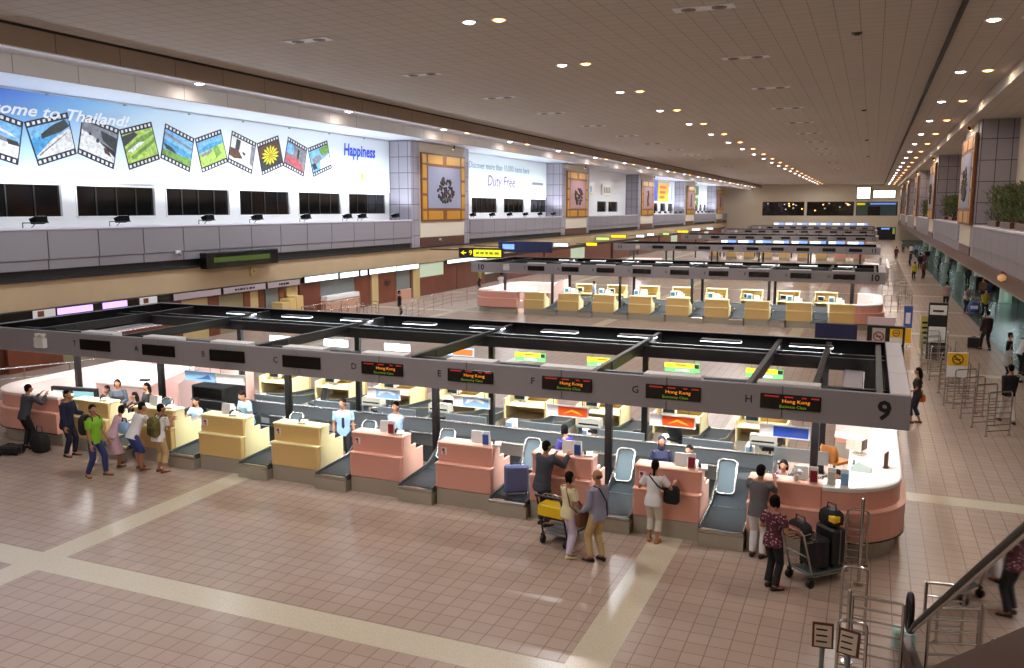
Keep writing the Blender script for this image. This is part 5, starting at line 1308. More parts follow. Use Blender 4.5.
# dark stalls below the right gallery
for i, (x, y, w, d, h) in enumerate(((10.5, 40, 2.4, 6, 1.3), (10.8, 58, 2.0, 5, 1.2), (9.0, 76, 2.6, 1.6, 1.1), (10.8, 96, 3.0, 5, 1.4), (10.6, 120, 3, 6, 1.4))):
    t = thing('service_kiosk', 'low dark kiosk counter below the right gallery, %s from the near end' % ORD[i + 1], 'kiosk', (x, y, 0), 0, 'kiosks below the right gallery')
    MB().box(-w / 2, w / 2, -d / 2, d / 2, 0, h - .06, .02).build('kiosk_body', M_blackp if i % 2 == 0 else mat('kiosk_tan', (130, 110, 90), .5), t); MB().box(-w / 2 - .06, w / 2 + .06, -d / 2 - .06, d / 2 + .06, h - .06, h, .01).build('kiosk_top', M_steel_side, t)
for i, (x, y) in enumerate(((8.2, 62.0), (9.9, 84))):
    t = thing('lit_board', 'small white lit board below the right gallery, %s one' % ('nearer', 'farther')[i], 'sign', (x, y, 0)); MB().box(-.8, .8, -.06, .06, 1.5, 2.3, .02).build('panel_case', M_black, t); MB().box(-.75, .75, -.07, -.06, 1.55, 2.25).build('panel_face', M_lightbox, t); b = MB(); b.cyl((-.6, 0, 0), (-.6, 0, 1.5), .03, 6); b.cyl((.6, 0, 0), (.6, 0, 1.5), .03, 6); b.build('leg', M_black, t)
t = thing('wall_lamp', 'small lit lantern on the edge of the right gallery', 'lamp', (XR - .16, 37.6, 3.5)); b = MB().mat(0, True).lathe([(.02, .0), (.14, .06), (.16, .2), (.04, .3)], (-.12, 0, 0), 12); b.build('lantern_glass', mat('lantern_glow', (235, 180, 120), .4, emit=.35), t); b = MB(); b.box(-.15, .05, -.02, .02, -.02, .0); b.lathe([(.17, .3), (.03, .4)], (-.12, 0, 0), 12); b.build('lantern_bracket', M_woodd, t)

# luggage and trolleys
def make_trolley(label, frame_m, grp=None):
    t = thing('luggage_trolley', label, 'trolley', (0, 0, 0), 0, grp)   # pushed towards +y
    b = MB()
    for x in (-.26, .26): b.tube([(x * .8, .75, .14), (x, -.1, .2), (x, -.32, .95), (x, -.38, 1.02)], .019, 8)
    b.tube([(-.26, -.38, 1.02), (.26, -.38, 1.02)], .024, 8); b.tube([(-.26, -.2, .55), (.26, -.2, .55)], .016, 6); b.build('trolley_frame', frame_m, t)
    b = MB(); b.box(-.24, .24, -.1, .72, .19, .225, .006); 
    for k in range(4): b.box(-.24, .24, -.05 + .2 * k, -.01 + .2 * k, .225, .235)
    b.build('platform', M_steel_side, t)
    b = MB()
    for z, y0 in ((.8, -.3), (.95, -.34)): b.tube([(-.25, y0, z), (-.25, y0 + .3, z), (.25, y0 + .3, z), (.25, y0, z)], .012, 6)
    for x in (-.2, -.1, 0, .1, .2): b.tube([(x, -.3, .8), (x, 0, .8), (x, -.04, .95)], .008, 5)
    b.build('basket', M_steel, t)
    for x, y in ((-.25, -.12), (.25, -.12), (0, .7)):
        b = MB(); b.tube([(x - .025, y, .075), (x + .025, y, .075)], .075, 14); b.box(x - .035, x + .035, y - .02, y + .02, .07, .19); b.build('wheel', M_blackp, t)
    return t
def make_suitcase(label, m1, w=.42, d=.24, h=.6, grp=None, handle=.0):
    t = thing('suitcase', label, 'suitcase', (0, 0, 0), 0, grp)
    MB().box(-w / 2, w / 2, -d / 2, d / 2, .04, h, .04).build('case_body', m1, t)
    b = MB(); b.tube([(-.09, 0, h - .01), (-.09, 0, h + .04), (.09, 0, h + .04), (.09, 0, h - .01)], .014, 6); b.build('carry_handle', M_blackp, t)
    for x in (-w * .4, w * .4):
        for y in (-d * .35, d * .35): MB().tube([(x - .012, y, .03), (x + .012, y, .03)], .03, 10).build('wheel', M_black, t)
    b = MB(); b.box(-w / 2 - .004, w / 2 + .004, -.012, .012, .05, h - .02); b.build('zip_seam', M_blackp if m1 is not M_blackp else M_steel_side, t)
    return t
def make_bag(label, m1, w=.4, d=.28, h=.35, strap=True, grp=None, name='travel_bag', cat='bag'):
    t = thing(name, label, cat, (0, 0, 0), 0, grp)
    R = []
    for z, s_ in ((0, .8), (.08, 1.0), (.5, 1.04), (.8, .95), (1.0, .62)):
        R.append([(w / 2 * s_ * math.copysign(abs(cos(a)) ** .5, cos(a)), d / 2 * s_ * math.copysign(abs(sin(a)) ** .5, sin(a)), z * h) for a in [2 * pi * k / 16 for k in range(16)]])
    b = MB(); b.ringloft(R); b.build('bag_body', m1, t)
    if strap: b = MB(); b.tube([(-w * .25, 0, h * .95), (-w * .22, 0, h * 1.35), (w * .22, 0, h * 1.35), (w * .25, 0, h * .95)], .013, 6); b.build('bag_handle', M_blackp, t)
    return t
def make_backpack(label, m1, m2):
    t = thing('backpack', label, 'backpack', (0, 0, 0))   # back panel faces +y
    R = []
    for z, s_ in ((0, .75), (.06, 1.0), (.3, 1.05), (.4, .95), (.47, .55)): R.append([(.15 * s_ * math.copysign(abs(cos(a)) ** .6, cos(a)), -.09 + .1 * s_ * math.copysign(abs(sin(a)) ** .6, sin(a)), z) for a in [2 * pi * k / 16 for k in range(16)]])
    b = MB(); b.ringloft(R); b.build('pack_body', m1, t); b = MB(); b.box(-.1, .1, -.235, -.17, .05, .24, .03); b.build('front_pocket', m2, t)
    for x in (-.09, .09): b = MB(); b.tube([(x, .0, .42), (x * 1.1, .1, .5), (x * 1.25, .22, .44), (x * 1.35, .23, .25), (x * 1.3, .1, .1), (x, -.0, .06)], .016, 6); b.build('shoulder_strap', m2, t)
    return t
t = make_trolley('yellow trimmed luggage trolley beside the woman in the cream top', M_black); t.location = (-5.15, 14.55, 0); t.rotation_euler = (0, 0, -.2)
b = MB(); b.box(-.27, .27, -.3, .02, .6, .82, .02); o = b.build('yellow_panel', mat('trolley_yellow', (240, 200, 20), .4), t)
t = make_trolley('luggage trolley loaded with dark bags near the right end counter', M_steel); t.location = (-.72, 14.6, 0); t.rotation_euler = (0, 0, -.75)
def on_trolley(o, lx, ly, z, rz=0): c, s_ = cos(-.75), sin(-.75); o.location = (-.72 + lx * c - ly * s_, 14.6 + lx * s_ + ly * c, z); o.rotation_euler = (0, 0, -.75 + rz)
o = make_suitcase('black suitcase standing at the front of the loaded trolley', M_blackp, .46, .28, .68); on_trolley(o, 0, .52, .236)
o = make_suitcase('dark suitcase lying in the middle of the loaded trolley', mat('charcoal_cloth', (40, 38, 42), .7), .44, .3, .55); on_trolley(o, 0, .18, .236)
o = make_bag('black and orange bag in the basket of the loaded trolley', mat('black_cloth', (26, 24, 26), .7), .44, .2, .24); on_trolley(o, 0, -.16, .86); b = MB(); b.box(-.15, .12, -.115, -.1, .06, .15, .01); b.box(-.1, .15, .1, .115, .06, .15, .01); b.build('orange_patch', M_orange_s, o)
o = make_bag('dark bag with a yellow flap on top of the standing trolley suitcase', mat('black_cloth', (26, 24, 26), .7), .4, .26, .26); on_trolley(o, .02, .5, .96); b = MB(); b.box(.05, .21, -.14, .02, .06, .2, .03); b.build('yellow_flap', M_yel_s, o)
o = make_suitcase('blue hard suitcase standing on the conveyor beside counter F', mat('slate_blue', (96, 106, 150), .35), .5, .2, .62); o.location = (-6.55, 15.9, .37); o.rotation_euler = (0, 0, .5)
o = make_suitcase('black suitcase lying on the floor behind the man at the left counter', M_blackp, .55, .38, .24); o.location = (-20.15, 14.75, 0); o.rotation_euler = (0, 0, .3)
o = make_bag('black bag standing on the floor by the left rounded counter', mat('black_cloth', (26, 24, 26), .7), .42, .32, .5, name='travel_bag'); o.location = (-19.65, 15.2, 0)
o = make_suitcase('dark suitcase pulled by the man in black on the right walkway', M_blackp, .5, .3, .5); o.location = (4.55, 43.5, 0)
t = make_trolley('far trolley with a blue bag pushed on the right walkway', M_steel); t.location = (6.0, 57.2, 0); t.rotation_euler = (0, 0, 2.6)
o = make_bag('blue and white bag on the far trolley of the right walkway', M_blue, .6, .4, .6); o.location = (5.82, 56.9, .236); b = MB(); b.box(-.2, .2, -.21, -.19, .2, .4, .02); b.build('white_patch', M_paper, o)
for i, (x, y) in enumerate(((6.0, 35.2), (6.5, 37.0), (6.9, 38.6))):
    t = make_trolley('parked trolley with dark luggage at the right edge, %s from the near end' % ORD[i + 1], M_steel, 'parked trolleys at the right edge'); t.location = (x, y, 0); t.rotation_euler = (0, 0, 1.4)
    o = make_suitcase('dark suitcase on the parked trolley at the right edge, %s from the near end' % ORD[i + 1], M_blackp, .5, .34, .62, 'suitcases on the parked trolleys'); o.location = (x - .3, y + .06, .236); o.rotation_euler = (0, 0, 1.4)
# ------------------------------------------------------------------ people
SK = mat('skin_tan', (176, 124, 94), .55); SKL = mat('skin_light', (206, 160, 130), .55)
HAIR = mat('black_hair', (16, 13, 12), .75, spec=.15); HGREY = mat('thin_grey_hair', (70, 62, 58), .6)
def cloth(n, c): return mat('cloth_' + n, c, .8)
BLK = cloth('black', (24, 24, 28)); WHT = cloth('white', (232, 230, 232)); NAVY = cloth('navy', (30, 36, 66)); LBL = cloth('light_blue', (160, 196, 232)); KHA = cloth('khaki', (196, 170, 122))
DGR = cloth('dark_grey', (62, 66, 76)); GRY = cloth('grey', (104, 100, 104)); LIM = cloth('lime', (126, 186, 40)); JEAN = cloth('denim', (46, 58, 108)); PNK = cloth('pale_pink', (222, 182, 194)); PUR = cloth('purple', (62, 50, 130)); LIL = cloth('lilac', (206, 192, 214)); CRM = cloth('cream', (226, 214, 176)); MAR = cloth('floral_plum', (116, 64, 74)); BGR = cloth('bluegrey', (150, 150, 176)); YLW = cloth('mustard', (190, 176, 40)); BRN = cloth('brown', (110, 70, 50))
floral = bpy.data.materials['cloth_floral_plum']
nt = floral.node_tree; tc = nt.nodes.new('ShaderNodeTexCoord'); vo = nt.nodes.new('ShaderNodeTexVoronoi'); vo.inputs['Scale'].default_value = 22
rp_ = nt.nodes.new('ShaderNodeValToRGB'); rp_.color_ramp.elements[0].color = lin((214, 150, 160)); rp_.color_ramp.elements[1].color = lin((78, 34, 48)); rp_.color_ramp.elements[0].position = .15; rp_.color_ramp.elements[1].position = .4
nt.links.new(tc.outputs['Object'], vo.inputs['Vector']); nt.links.new(vo.outputs['Distance'], rp_.inputs[0]); nt.links.new(rp_.outputs[0], nt.nodes['Principled BSDF'].inputs['Base Color'])

def ik(a, b, l1, l2, pole):
    d = b - a; L = d.length; L = min(max(L, abs(l1 - l2) + .01), (l1 + l2) * .998); dn = d.normalized(); b2 = a + dn * L
    x = (l1 * l1 - l2 * l2 + L * L) / (2 * L); hgt = max(0, l1 * l1 - x * x) ** .5
    p = pole - dn * pole.dot(dn); p = p.normalized() if p.length > 1e-5 else dn.orthogonal().normalized()
    return a + dn * x + p * hgt, b2
def remesh(o, vx, it=2):
    m = o.modifiers.new('smooth_skin', 'REMESH'); m.mode = 'VOXEL'; m.voxel_size = vx; m.use_smooth_shade = True
    s = o.modifiers.new('relax', 'SMOOTH'); s.factor = .5; s.iterations = it
def person(label, x, y, rot, h=1.68, lean=0, side_lean=0, tw=0, hands=None, feet=None, pel=None, fem=False, skin=SK, top=WHT, sleeve='short', hem=-.06, jacket=False, bottom=BLK, legs='trousers', skirt_z=.25,
           shoes=BLK, hair='short', hairm=HAIR, hy=0, hp=0, vx=.011, tie=None, z0=0., toes=None, group=None, headm=None):
    t = thing('person', label, 'person', (x, y, z0), radians(rot), group)
    H = h; L = radians(lean); T = radians(tw); SLn = radians(side_lean)
    P = V(pel) if pel else V((0, -.22 * sin(L) * H, .525 * H))
    u = V((sin(SLn), sin(L), cos(L) * cos(SLn))).normalized(); rt = V((cos(T), sin(T), 0)); rt = (rt - u * rt.dot(u)).normalized(); f = u.cross(rt)
    sw = (.094 if fem else .108) * H
    N = P + u * .318 * H
    hu = V((sin(SLn) * .5, sin(L * .45 + radians(hp)), cos(L * .45 + radians(hp)))).normalized()
    hr = Matrix.Rotation(radians(hy), 3, hu) @ rt; hr = (hr - hu * hr.dot(hu)).normalized(); hf = hu.cross(hr)
    HC = N + hu * .098 * H + hf * .014 * H
    hm = Matrix((hr, hf, hu)).transposed()
    # torso rings: t, half width, half depth, forward offset
    if fem: TR = [(-.07, .07, .056, -.004), (-.03, .098, .068, -.008), (.02, .096, .066, -.004), (.09, .073, .053, .002), (.16, .080, .062, .01), (.205, .084, .070, .014), (.26, .088, .055, .002), (.295, .066, .042, -.002), (.32, .033, .033, 0)]
    else: TR = [(-.07, .07, .056, -.002), (-.03, .092, .066, -.004), (.03, .092, .066, 0), (.10, .084, .06, .004), (.17, .093, .064, .006), (.23, .104, .068, .006), (.275, .102, .056, 0), (.303, .072, .044, -.002), (.325, .036, .036, 0)]
    def trings(sc, add, t0=-1, t1=1):
        R = []
        for tt, a, b_, o in TR:
            if tt < t0 or tt > t1: continue
            c = P + u * (tt * H) + f * (o * H)
            R.append([c + rt * ((a * sc * H + add) * math.copysign(abs(cos(q)) ** .8, cos(q))) + f * ((b_ * sc * H + add) * math.copysign(abs(sin(q)) ** .8, sin(q))) for q in [2 * pi * k / 18 for k in range(18)]])
        return R
    fd = feet or [(.058 * H, 0), (-.058 * H, 0)]
    A = [V((q[0], q[1], (q[2] if len(q) > 2 else 0) + .05 * H)) for q in fd]
    HJ = [P + rt * (.05 * H) - u * .015 * H, P - rt * (.05 * H) - u * .015 * H]
    LG = []
    for i in (0, 1):
        k, a2 = ik(HJ[i], A[i], .245 * H, .235 * H, V((.04 * (1, -1)[i], 1, .1))); LG.append((HJ[i], k, a2))
    SH = [P + u * .285 * H + rt * sw, P + u * .285 * H - rt * sw]
    hd = hands or [(.15 * H, .03 * H, .46 * H), (-.15 * H, .03 * H, .46 * H)]
    AR = []
    for i in (0, 1):
        e, w = ik(SH[i], V(hd[i]), .172 * H, .150 * H, V(((.35, -.35)[i], -.8, -.6))); AR.append((SH[i], e, w))
    # ---- one continuous body
    b = MB(); b.smooth = True
    b.ringloft(trings(.86, -.004))
    b.tube([N - u * .03 * H, N + hu * .03 * H, HC - hu * .02 * H], [.033 * H, .030 * H, .03 * H], 12, round_=True)
    b.ell(HC + hu * .01 * H - hf * .006 * H, .043 * H, .053 * H, .052 * H, 16, 12, hm)
    b.ell(HC - hu * .026 * H + hf * .010 * H, .034 * H, .040 * H, .038 * H, 14, 10, hm)
    b.ell(HC - hu * .050 * H + hf * .030 * H, .018 * H, .016 * H, .014 * H, 10, 8, hm)
    b.tube([HC + hu * .006 * H + hf * .046 * H, HC - hu * .016 * H + hf * .060 * H], [.006 * H, .010 * H], 8, round_=True)
    for s in (1, -1): b.ell(HC + hr * s * .044 * H - hf * .002 * H - hu * .004 * H, .007 * H, .014 * H, .019 * H, 8, 6, hm)
    for i in (0, 1):
        a, k, c = LG[i]; sc = 1.0
        b.tube([a, a.lerp(k, .45), k, k.lerp(c, .3), c - V((0, 0, .01))], [.046 * H, .042 * H, .031 * H, .032 * H, .02 * H], 12, round_=True)
        ty = radians((toes or (-12, 12))[i]); fdv = V((-sin(ty), cos(ty), 0)); sdv = V((cos(ty), sin(ty), 0)); gz = c.z - .05 * H
        fm = Matrix((sdv, fdv, V((0, 0, 1)))).transposed()
        b.ell(V((c.x, c.y, gz + .024 * H)) + fdv * .035 * H, .023 * H, .068 * H, .02 * H, 10, 8, fm)
        a, e, w = AR[i]
        b.tube([a + (P - a).normalized() * .02 * H, a, a.lerp(e, .5), e, e.lerp(w, .35), w], [.03 * H, .031 * H, .026 * H, .021 * H, .021 * H, .0145 * H], 12, round_=True)
        d = (w - e).normalized(); inward = -rt * (1, -1)[i]
        n = inward if abs(d.z) > .75 else V((0, 0, -1)); n = (n - d * n.dot(d)).normalized(); s = d.cross(n) 
        pm = Matrix((s, d, n)).transposed()
        b.ell(w + d * .043 * H, .024 * H, .046 * H, .0115 * H, 12, 8, pm)
        for q in range(4):
            l = (.9, 1, .96, .78)[q] * H; p0 = w + d * .078 * H + s * ((q - 1.5) * .0125 * H); d1 = (d * .9 + n * .42).normalized(); d2 = (d * .45 + n * .9).normalized()
            p1 = p0 + d1 * .026 * l; p2 = p1 + d2 * .024 * l; b.tube([p0 - d * .012 * H, p0, p1, p2], [.0058 * H, .0058 * H, .0054 * H, .0046 * H], 8, round_=True)
        sg = 1 if s.dot(f) > 0 else -1
        p0 = w + d * .025 * H + s * sg * .016 * H; b.tube([p0, p0 + (d * .6 + s * sg * .75 + n * .3).normalized() * .028 * H, p0 + (d * .85 + s * sg * .55 + n * .45).normalized() * .052 * H], [.0075 * H, .0065 * H, .005 * H], 8, round_=True)
    remesh(b.build('body', skin, t), vx)
    # ---- clothes
    ad = .022 if jacket else .010
    b = MB(); b.smooth = True; R = trings(1.0, ad, -.05, .31); R = [[p - u * .03 * H for p in R[0]]] + R; b.ringloft(R)
    for i in (0, 1):
        a, e, w = AR[i]; g = .006 + ad * .6
        if sleeve == 'short': b.tube([a + (P - a).normalized() * .03 * H, a, a.lerp(e, .72)], [.032 * H + g, .034 * H + g, .030 * H + g], 12)
        elif sleeve == 'long': b.tube([a + (P - a).normalized() * .03 * H, a, a.lerp(e, .5), e, e.lerp(w, .5), w.lerp(e, .06)], [.032 * H + g, .034 * H + g, .029 * H + g, .025 * H + g, .023 * H + g, .019 * H + g], 12, round_=True)
    if jacket: c = P - u * .1 * H; R = trings(1.06, ad + .004, -1, .05); R = [[p - u * .04 * H for p in r] for r in R]; b.ringloft(R)
    remesh(b.build('jacket' if jacket else 'shirt', top, t), vx, 5)
    b = MB(); b.smooth = True
    R = trings(1.0, .006, -1, .06); b.ringloft(R)
    if legs == 'skirt':
        c = (LG[0][1] + LG[1][1]) * .5; top_ = P - u * .04 * H
        RR = []
        for k in range(5):
            q = k / 4; cc = P.lerp(V((c.x * .3 + P.x * .7, c.y * .6 + P.y * .4, skirt_z * H)), q); a = (.098 + .03 * q) * H; d_ = (.075 + .035 * q) * H
            RR.append([cc + V((a * cos(g), d_ * sin(g), 0)) for g in [2 * pi * j / 18 for j in range(18)]])
        b.ringloft(RR)
    else:
        fr_ = {'trousers': 1.0, 'capri': .62, 'shorts': .12, 'flare': 1.0}[legs]
        for i in (0, 1):
            a, k, c = LG[i]
            e = k.lerp(c, fr_ * .97); r_end = {'trousers': .033, 'capri': .042, 'shorts': .05, 'flare': .042}[legs] * H
            pts = [a + u * .03 * H, a, a.lerp(k, .5), k]; rs = [.05 * H, .056 * H, .05 * H, .042 * H]
            if fr_ > .2: pts += [k.lerp(c, fr_ * .5)]; rs += [.040 * H if legs != 'flare' else .038 * H]
            pts.append(e); rs.append(r_end); b.tube(pts, rs, 12)
    remesh(b.build('skirt' if legs == 'skirt' else legs if legs in ('shorts',) else 'trousers', bottom, t), vx)
    for i in (0, 1):
        c = LG[i][2]; ty = radians((toes or (-12, 12))[i]); fdv = V((-sin(ty), cos(ty), 0)); sdv = V((cos(ty), sin(ty), 0)); gz = c.z - .05 * H
        R = []
        for yy, w_, h_ in ((-.040, .6, .5), (-.032, .95, .95), (-.0, 1, 1.0), (.035, 1.08, .72), (.075, 1.1, .5), (.098, .8, .38), (.108, .4, .25)):
            cc = V((c.x, c.y, gz)) + fdv * yy * H
            R.append([cc + sdv * (.027 * H * w_ * cos(g)) + V((0, 0, max(0.0, .022 * H * h_ * 1.1 * (1 + sin(g)) - .004) + .001)) for g in [2 * pi * j / 12 for j in range(12)]])
        b = MB(); b.smooth = True; b.ringloft(R); b.build('shoe', shoes, t)
    # ---- hair, face
    b = MB(); b.smooth = True
    if hair != 'bald':
        b.ell(HC + hu * .022 * H - hf * .013 * H, .0485 * H, .054 * H, .050 * H, 16, 12, hm)
        b.ell(HC - hu * .008 * H - hf * .026 * H, .046 * H, .036 * H, .048 * H, 14, 10, hm)
    else:
        b.ell(HC - hu * .004 * H - hf * .020 * H, .0465 * H, .042 * H, .034 * H, 16, 12, hm)
    if hair in ('long', 'scarf', 'pony'):
        k = .4 if hair == 'pony' else 1
        b.tube([HC - hf * .03 * H + hu * .01 * H, HC - hf * .045 * H - hu * .04 * H, HC - hf * .05 * H - hu * .10 * H, HC - hf * .045 * H - hu * (.16 if hair != 'scarf' else .12) * H], [.042 * H * (.5 + k / 2), .042 * H * k, .04 * H * k, .022 * H * k], 12, round_=True)
    if hair == 'bob':
        for s in (1, -1, 0): b.tube([HC + hu * .01 * H + hr * s * .034 * H - hf * .015 * H, HC - hu * .045 * H + hr * s * .038 * H - hf * (.012 if s else .035) * H], [.026 * H, .022 * H], 10, round_=True)
    if hair == 'bun': b.ell(HC - hf * .06 * H + hu * .01 * H, .026 * H, .024 * H, .026 * H, 10, 8, hm)
    if hair == 'scarf': b.tube([HC - hu * .03 * H - hf * .01 * H, N + u * .0], [.048 * H, .055 * H], 14, round_=True)
    o = b.build('headscarf' if hair == 'scarf' else 'hair', headm or hairm, t)
    remesh(o, max(vx, .011))
    for s in (1, -1):
        b = MB(); b.smooth = True; b.mat(0).ell(HC + hr * s * .0185 * H + hf * .0475 * H + hu * .004 * H, .0075 * H, .004 * H, .0042 * H, 8, 6, hm); b.mat(1).ell(HC + hr * s * .0185 * H + hf * .0500 * H + hu * .004 * H, .0036 * H, .003 * H, .0036 * H, 8, 6, hm)
        b.build('eye', [WHT, HAIR], t)
    b = MB(); b.smooth = True; b.ell(HC + hf * .0485 * H - hu * .034 * H, .015 * H, .004 * H, .0038 * H, 10, 6, hm); b.build('mouth', mat('lip_red', (150, 76, 70), .5), t)
    if tie:
        b = MB(); c0 = P + u * .295 * H + f * (.047 * H); c1 = P + u * .2 * H + f * (.078 * H + .014); c2 = P + u * .08 * H + f * (.064 * H + .016)
        b.add([c0 - rt * .012, c0 + rt * .012, c1 + rt * .03, c2 + rt * .036, c2 - u * .05, c2 - rt * .036, c1 - rt * .03], [(0, 1, 2, 6), (6, 2, 3, 5), (5, 3, 4)], False); b.build('tie', tie, t)
    # shoulder frame, for what is carried
    t['_'] = 0; del t['_']
    return t
def carried(o, who_x, who_y, rot, lx, ly, z, rz=0):
    c, s = cos(radians(rot)), sin(radians(rot)); o.location = (who_x + lx * c - ly * s, who_y + lx * s + ly * c, z); o.rotation_euler = (0, 0, radians(rot) + rz); return o
def strap(label, wx, wy, rot, pts, m1, bag=None):
    """cross-body bag: a strap and the bag body, one thing"""
    t = thing('shoulder_bag', label, 'bag', (wx, wy, 0), radians(rot))
    b = MB(); b.tube(pts, .014, 6, closed=True); b.build('bag_strap', m1, t)
    if bag:
        (bx, by, bz, w, d, h) = bag; R = []
        for z, s_ in ((0, .8), (.1, 1), (.8, 1), (1, .7)): R.append([(bx + w / 2 * s_ * math.copysign(abs(cos(a)) ** .5, cos(a)), by + d / 2 * s_ * math.copysign(abs(sin(a)) ** .5, sin(a)), bz + z * h) for a in [2 * pi * k / 14 for k in range(14)]])
        b = MB(); b.smooth = True; b.ringloft(R); b.build('bag_body', m1, t)
    return t
blackcl = mat('black_cloth', (26, 24, 26), .7)
# front row of travellers, left to right
person('man in grey jacket and black trousers leaning on the left rounded counter', -20.2, 15.32, -8, 1.72, lean=14, hands=[(.16, .42, 1.36), (-.12, .42, 1.36)], top=DGR, sleeve='long', bottom=BLK, feet=[(.1, -.02), (-.11, -.05)], hy=-15)
person('man in dark navy suit facing right before the left counters', -18.6, 15.2, -76, 1.72, lean=4, hands=[(.2, .05, .84), (-.14, .34, 1.1)], top=NAVY, sleeve='long', jacket=True, bottom=cloth('navy_trouser', (24, 28, 48)), feet=[(.09, -.05), (-.09, .06)])
gx, gy = -16.6, 14.24
person('man in lime green shirt and jeans wearing a dark backpack', gx, gy, -82, 1.72, top=LIM, sleeve='short', bottom=JEAN, feet=[(.13, -.14), (-.12, .16)], hands=[(.24, .10, .80), (-.2, .20, .9)], shoes=BRN, hy=-28, toes=(-30, 10), vx=.0095)
carried(make_backpack('dark backpack on the back of the man in lime green', blackcl, cloth('charcoal', (50, 50, 56))), gx, gy, -82, 0, -.14, 1.0)
person('woman in pale pink with a light blue bag bending over the counter', -16.75, 15.08, -10, 1.56, lean=30, fem=True, hands=[(.2, .38, 1.02), (-.12, .42, 1.05)], top=PNK, sleeve='short', bottom=PNK, legs='skirt', skirt_z=.22, feet=[(.1, -.1), (-.1, .08)], hair='bob', shoes=BRN)
o = make_bag('light blue round bag carried by the woman in pale pink', LBL, .34, .2, .28, grp=None, name='handbag'); carried(o, -16.75, 15.02, -10, .28, .05, .86)
person('man in white shirt and blue shorts leaning over the counter', -16.05, 15.05, -12, 1.70, lean=26, hands=[(.18, .45, 1.12), (-.16, .45, 1.12)], top=WHT, sleeve='short', bottom=cloth('blue_shorts', (58, 74, 140)), legs='shorts', feet=[(.12, -.05), (-.12, .02)], hy=-20, shoes=BRN)
kx, ky = -15.42, 15.1
person('person in white top and khaki cropped trousers wearing a camouflage backpack', kx, ky, -2, 1.66, lean=10, fem=True, hands=[(.1, .3, 1.2), (-.14, .32, 1.2)], top=WHT, sleeve='short', bottom=KHA, legs='capri', feet=[(.1, -.06), (-.1, -.02)], shoes=BRN, hy=-30)
carried(make_backpack('olive patterned backpack on the person in khaki trousers', mat('olive_pattern', (112, 104, 52), .7, noise=.5, nscale=9), cloth('olive', (70, 66, 40))), kx, ky, -2, 0, -.10, .92)
dx, dy = -5.72, 15.36
person('man in dark grey suit leaning an elbow on counter F', dx, dy, -22, 1.72, lean=10, hands=[(.22, .44, 1.37), (-.10, .36, 1.33)], top=DGR, sleeve='long', jacket=True, bottom=BLK, feet=[(.1, -.05), (-.1, .0)], hy=-15, vx=.0095)
bx, by = -4.78, 14.1
person('woman in cream top and lilac trousers standing beside the yellow trimmed trolley', bx, by, -32, 1.57, fem=True, hands=[(.2, .2, .86), (-.16, .28, .92)], top=CRM, sleeve='short', bottom=LIL, legs='flare', feet=[(.13, -.10), (-.05, .06)], hair='bob', toes=(-20, 20), shoes=CRM, hy=-20, vx=.0095)
strap('brown shoulder bag of the woman in the cream top', bx, by, -32, [(.0, .10, 1.28), (.1, .12, 1.1), (.22, .14, .85), (.25, .06, .82), (.16, -.10, 1.0), (.02, -.08, 1.29)], cloth('brown', (110, 70, 50)), (.27, .1, .62, .1, .28, .26))
mx, my = -4.22, 14.05
person('man in blue grey shirt and khaki trousers with a black shoulder bag', mx, my, 62, 1.69, hands=[(.22, .06, .82), (-.18, .2, .92)], top=BGR, sleeve='long', bottom=KHA, feet=[(.1, -.04), (-.1, .06)], hair='bald', hairm=HGREY, hem=-.06, hy=14, vx=.0095)
strap('black cross-body bag of the man in khaki trousers', mx, my, 62, [(-.1, -.0, 1.42), (-.0, .14, 1.25), (.16, .14, 1.02), (.22, 0, .9), (.1, -.13, 1.1), (-.06, -.1, 1.38)], BLK, (.2, .12, .78, .16, .3, .22))
wx, wy = -3.5, 15.3
person('woman in white top and cream cropped trousers at counter G', wx, wy, -4, 1.60, lean=7, fem=True, hands=[(.3, .3, 1.12), (-.26, .22, 1.1)], top=WHT, sleeve='short', bottom=cloth('offwhite', (220, 214, 200)), legs='capri', feet=[(.08, -.02), (-.08, .03)], hair='pony', shoes=mat('tan_sandal', (170, 110, 60), .5), vx=.0095)
strap('black shoulder bag hanging at the right of the woman in white', wx, wy, -4, [(-.1, .06, 1.33), (.05, .14, 1.1), (.24, .18, .98), (.26, .1, .98), (.1, -.1, 1.15), (-.08, -.08, 1.33)], BLK, (.30, .13, .78, .3, .16, .34))
person('man in grey shirt and white trousers at the right end counter', -1.6, 15.34, -12, 1.72, lean=9, hands=[(.14, .42, 1.36), (-.16, .42, 1.36)], top=GRY, sleeve='short', bottom=WHT, feet=[(.09, 0), (-.09, 0)], hy=-10, vx=.0095)
person('woman in plum floral blouse and black trousers beside the loaded trolley', -1.22, 14.12, -28, 1.60, fem=True, hands=[(.26, .22, .98), (-.16, .2, 1.0)], top=MAR, sleeve='short', bottom=BLK, legs='flare', feet=[(.1, -.05), (-.08, .02)], hair='bob', toes=(-30, 20), vx=.0095)
ox, oy = 1.5, 27.3
person('woman in dark top and jeans with an orange handbag standing right of the nearest island', ox, oy, 78, 1.66, fem=True, hands=[(.2, .05, .86), (-.16, .2, .95)], top=cloth('dark_brown', (48, 40, 36)), sleeve='short', bottom=cloth('dark_denim', (40, 46, 66)), legs='capri', feet=[(.09, -.1), (-.09, .1)], hair='long', shoes=BRN, vx=.013)
o = make_bag('orange handbag of the woman standing right of the nearest island', mat('orange_leather', (224, 104, 26), .45), .34, .14, .26, name='handbag'); carried(o, ox, oy, 78, .27, -.02, .60, 1.57)
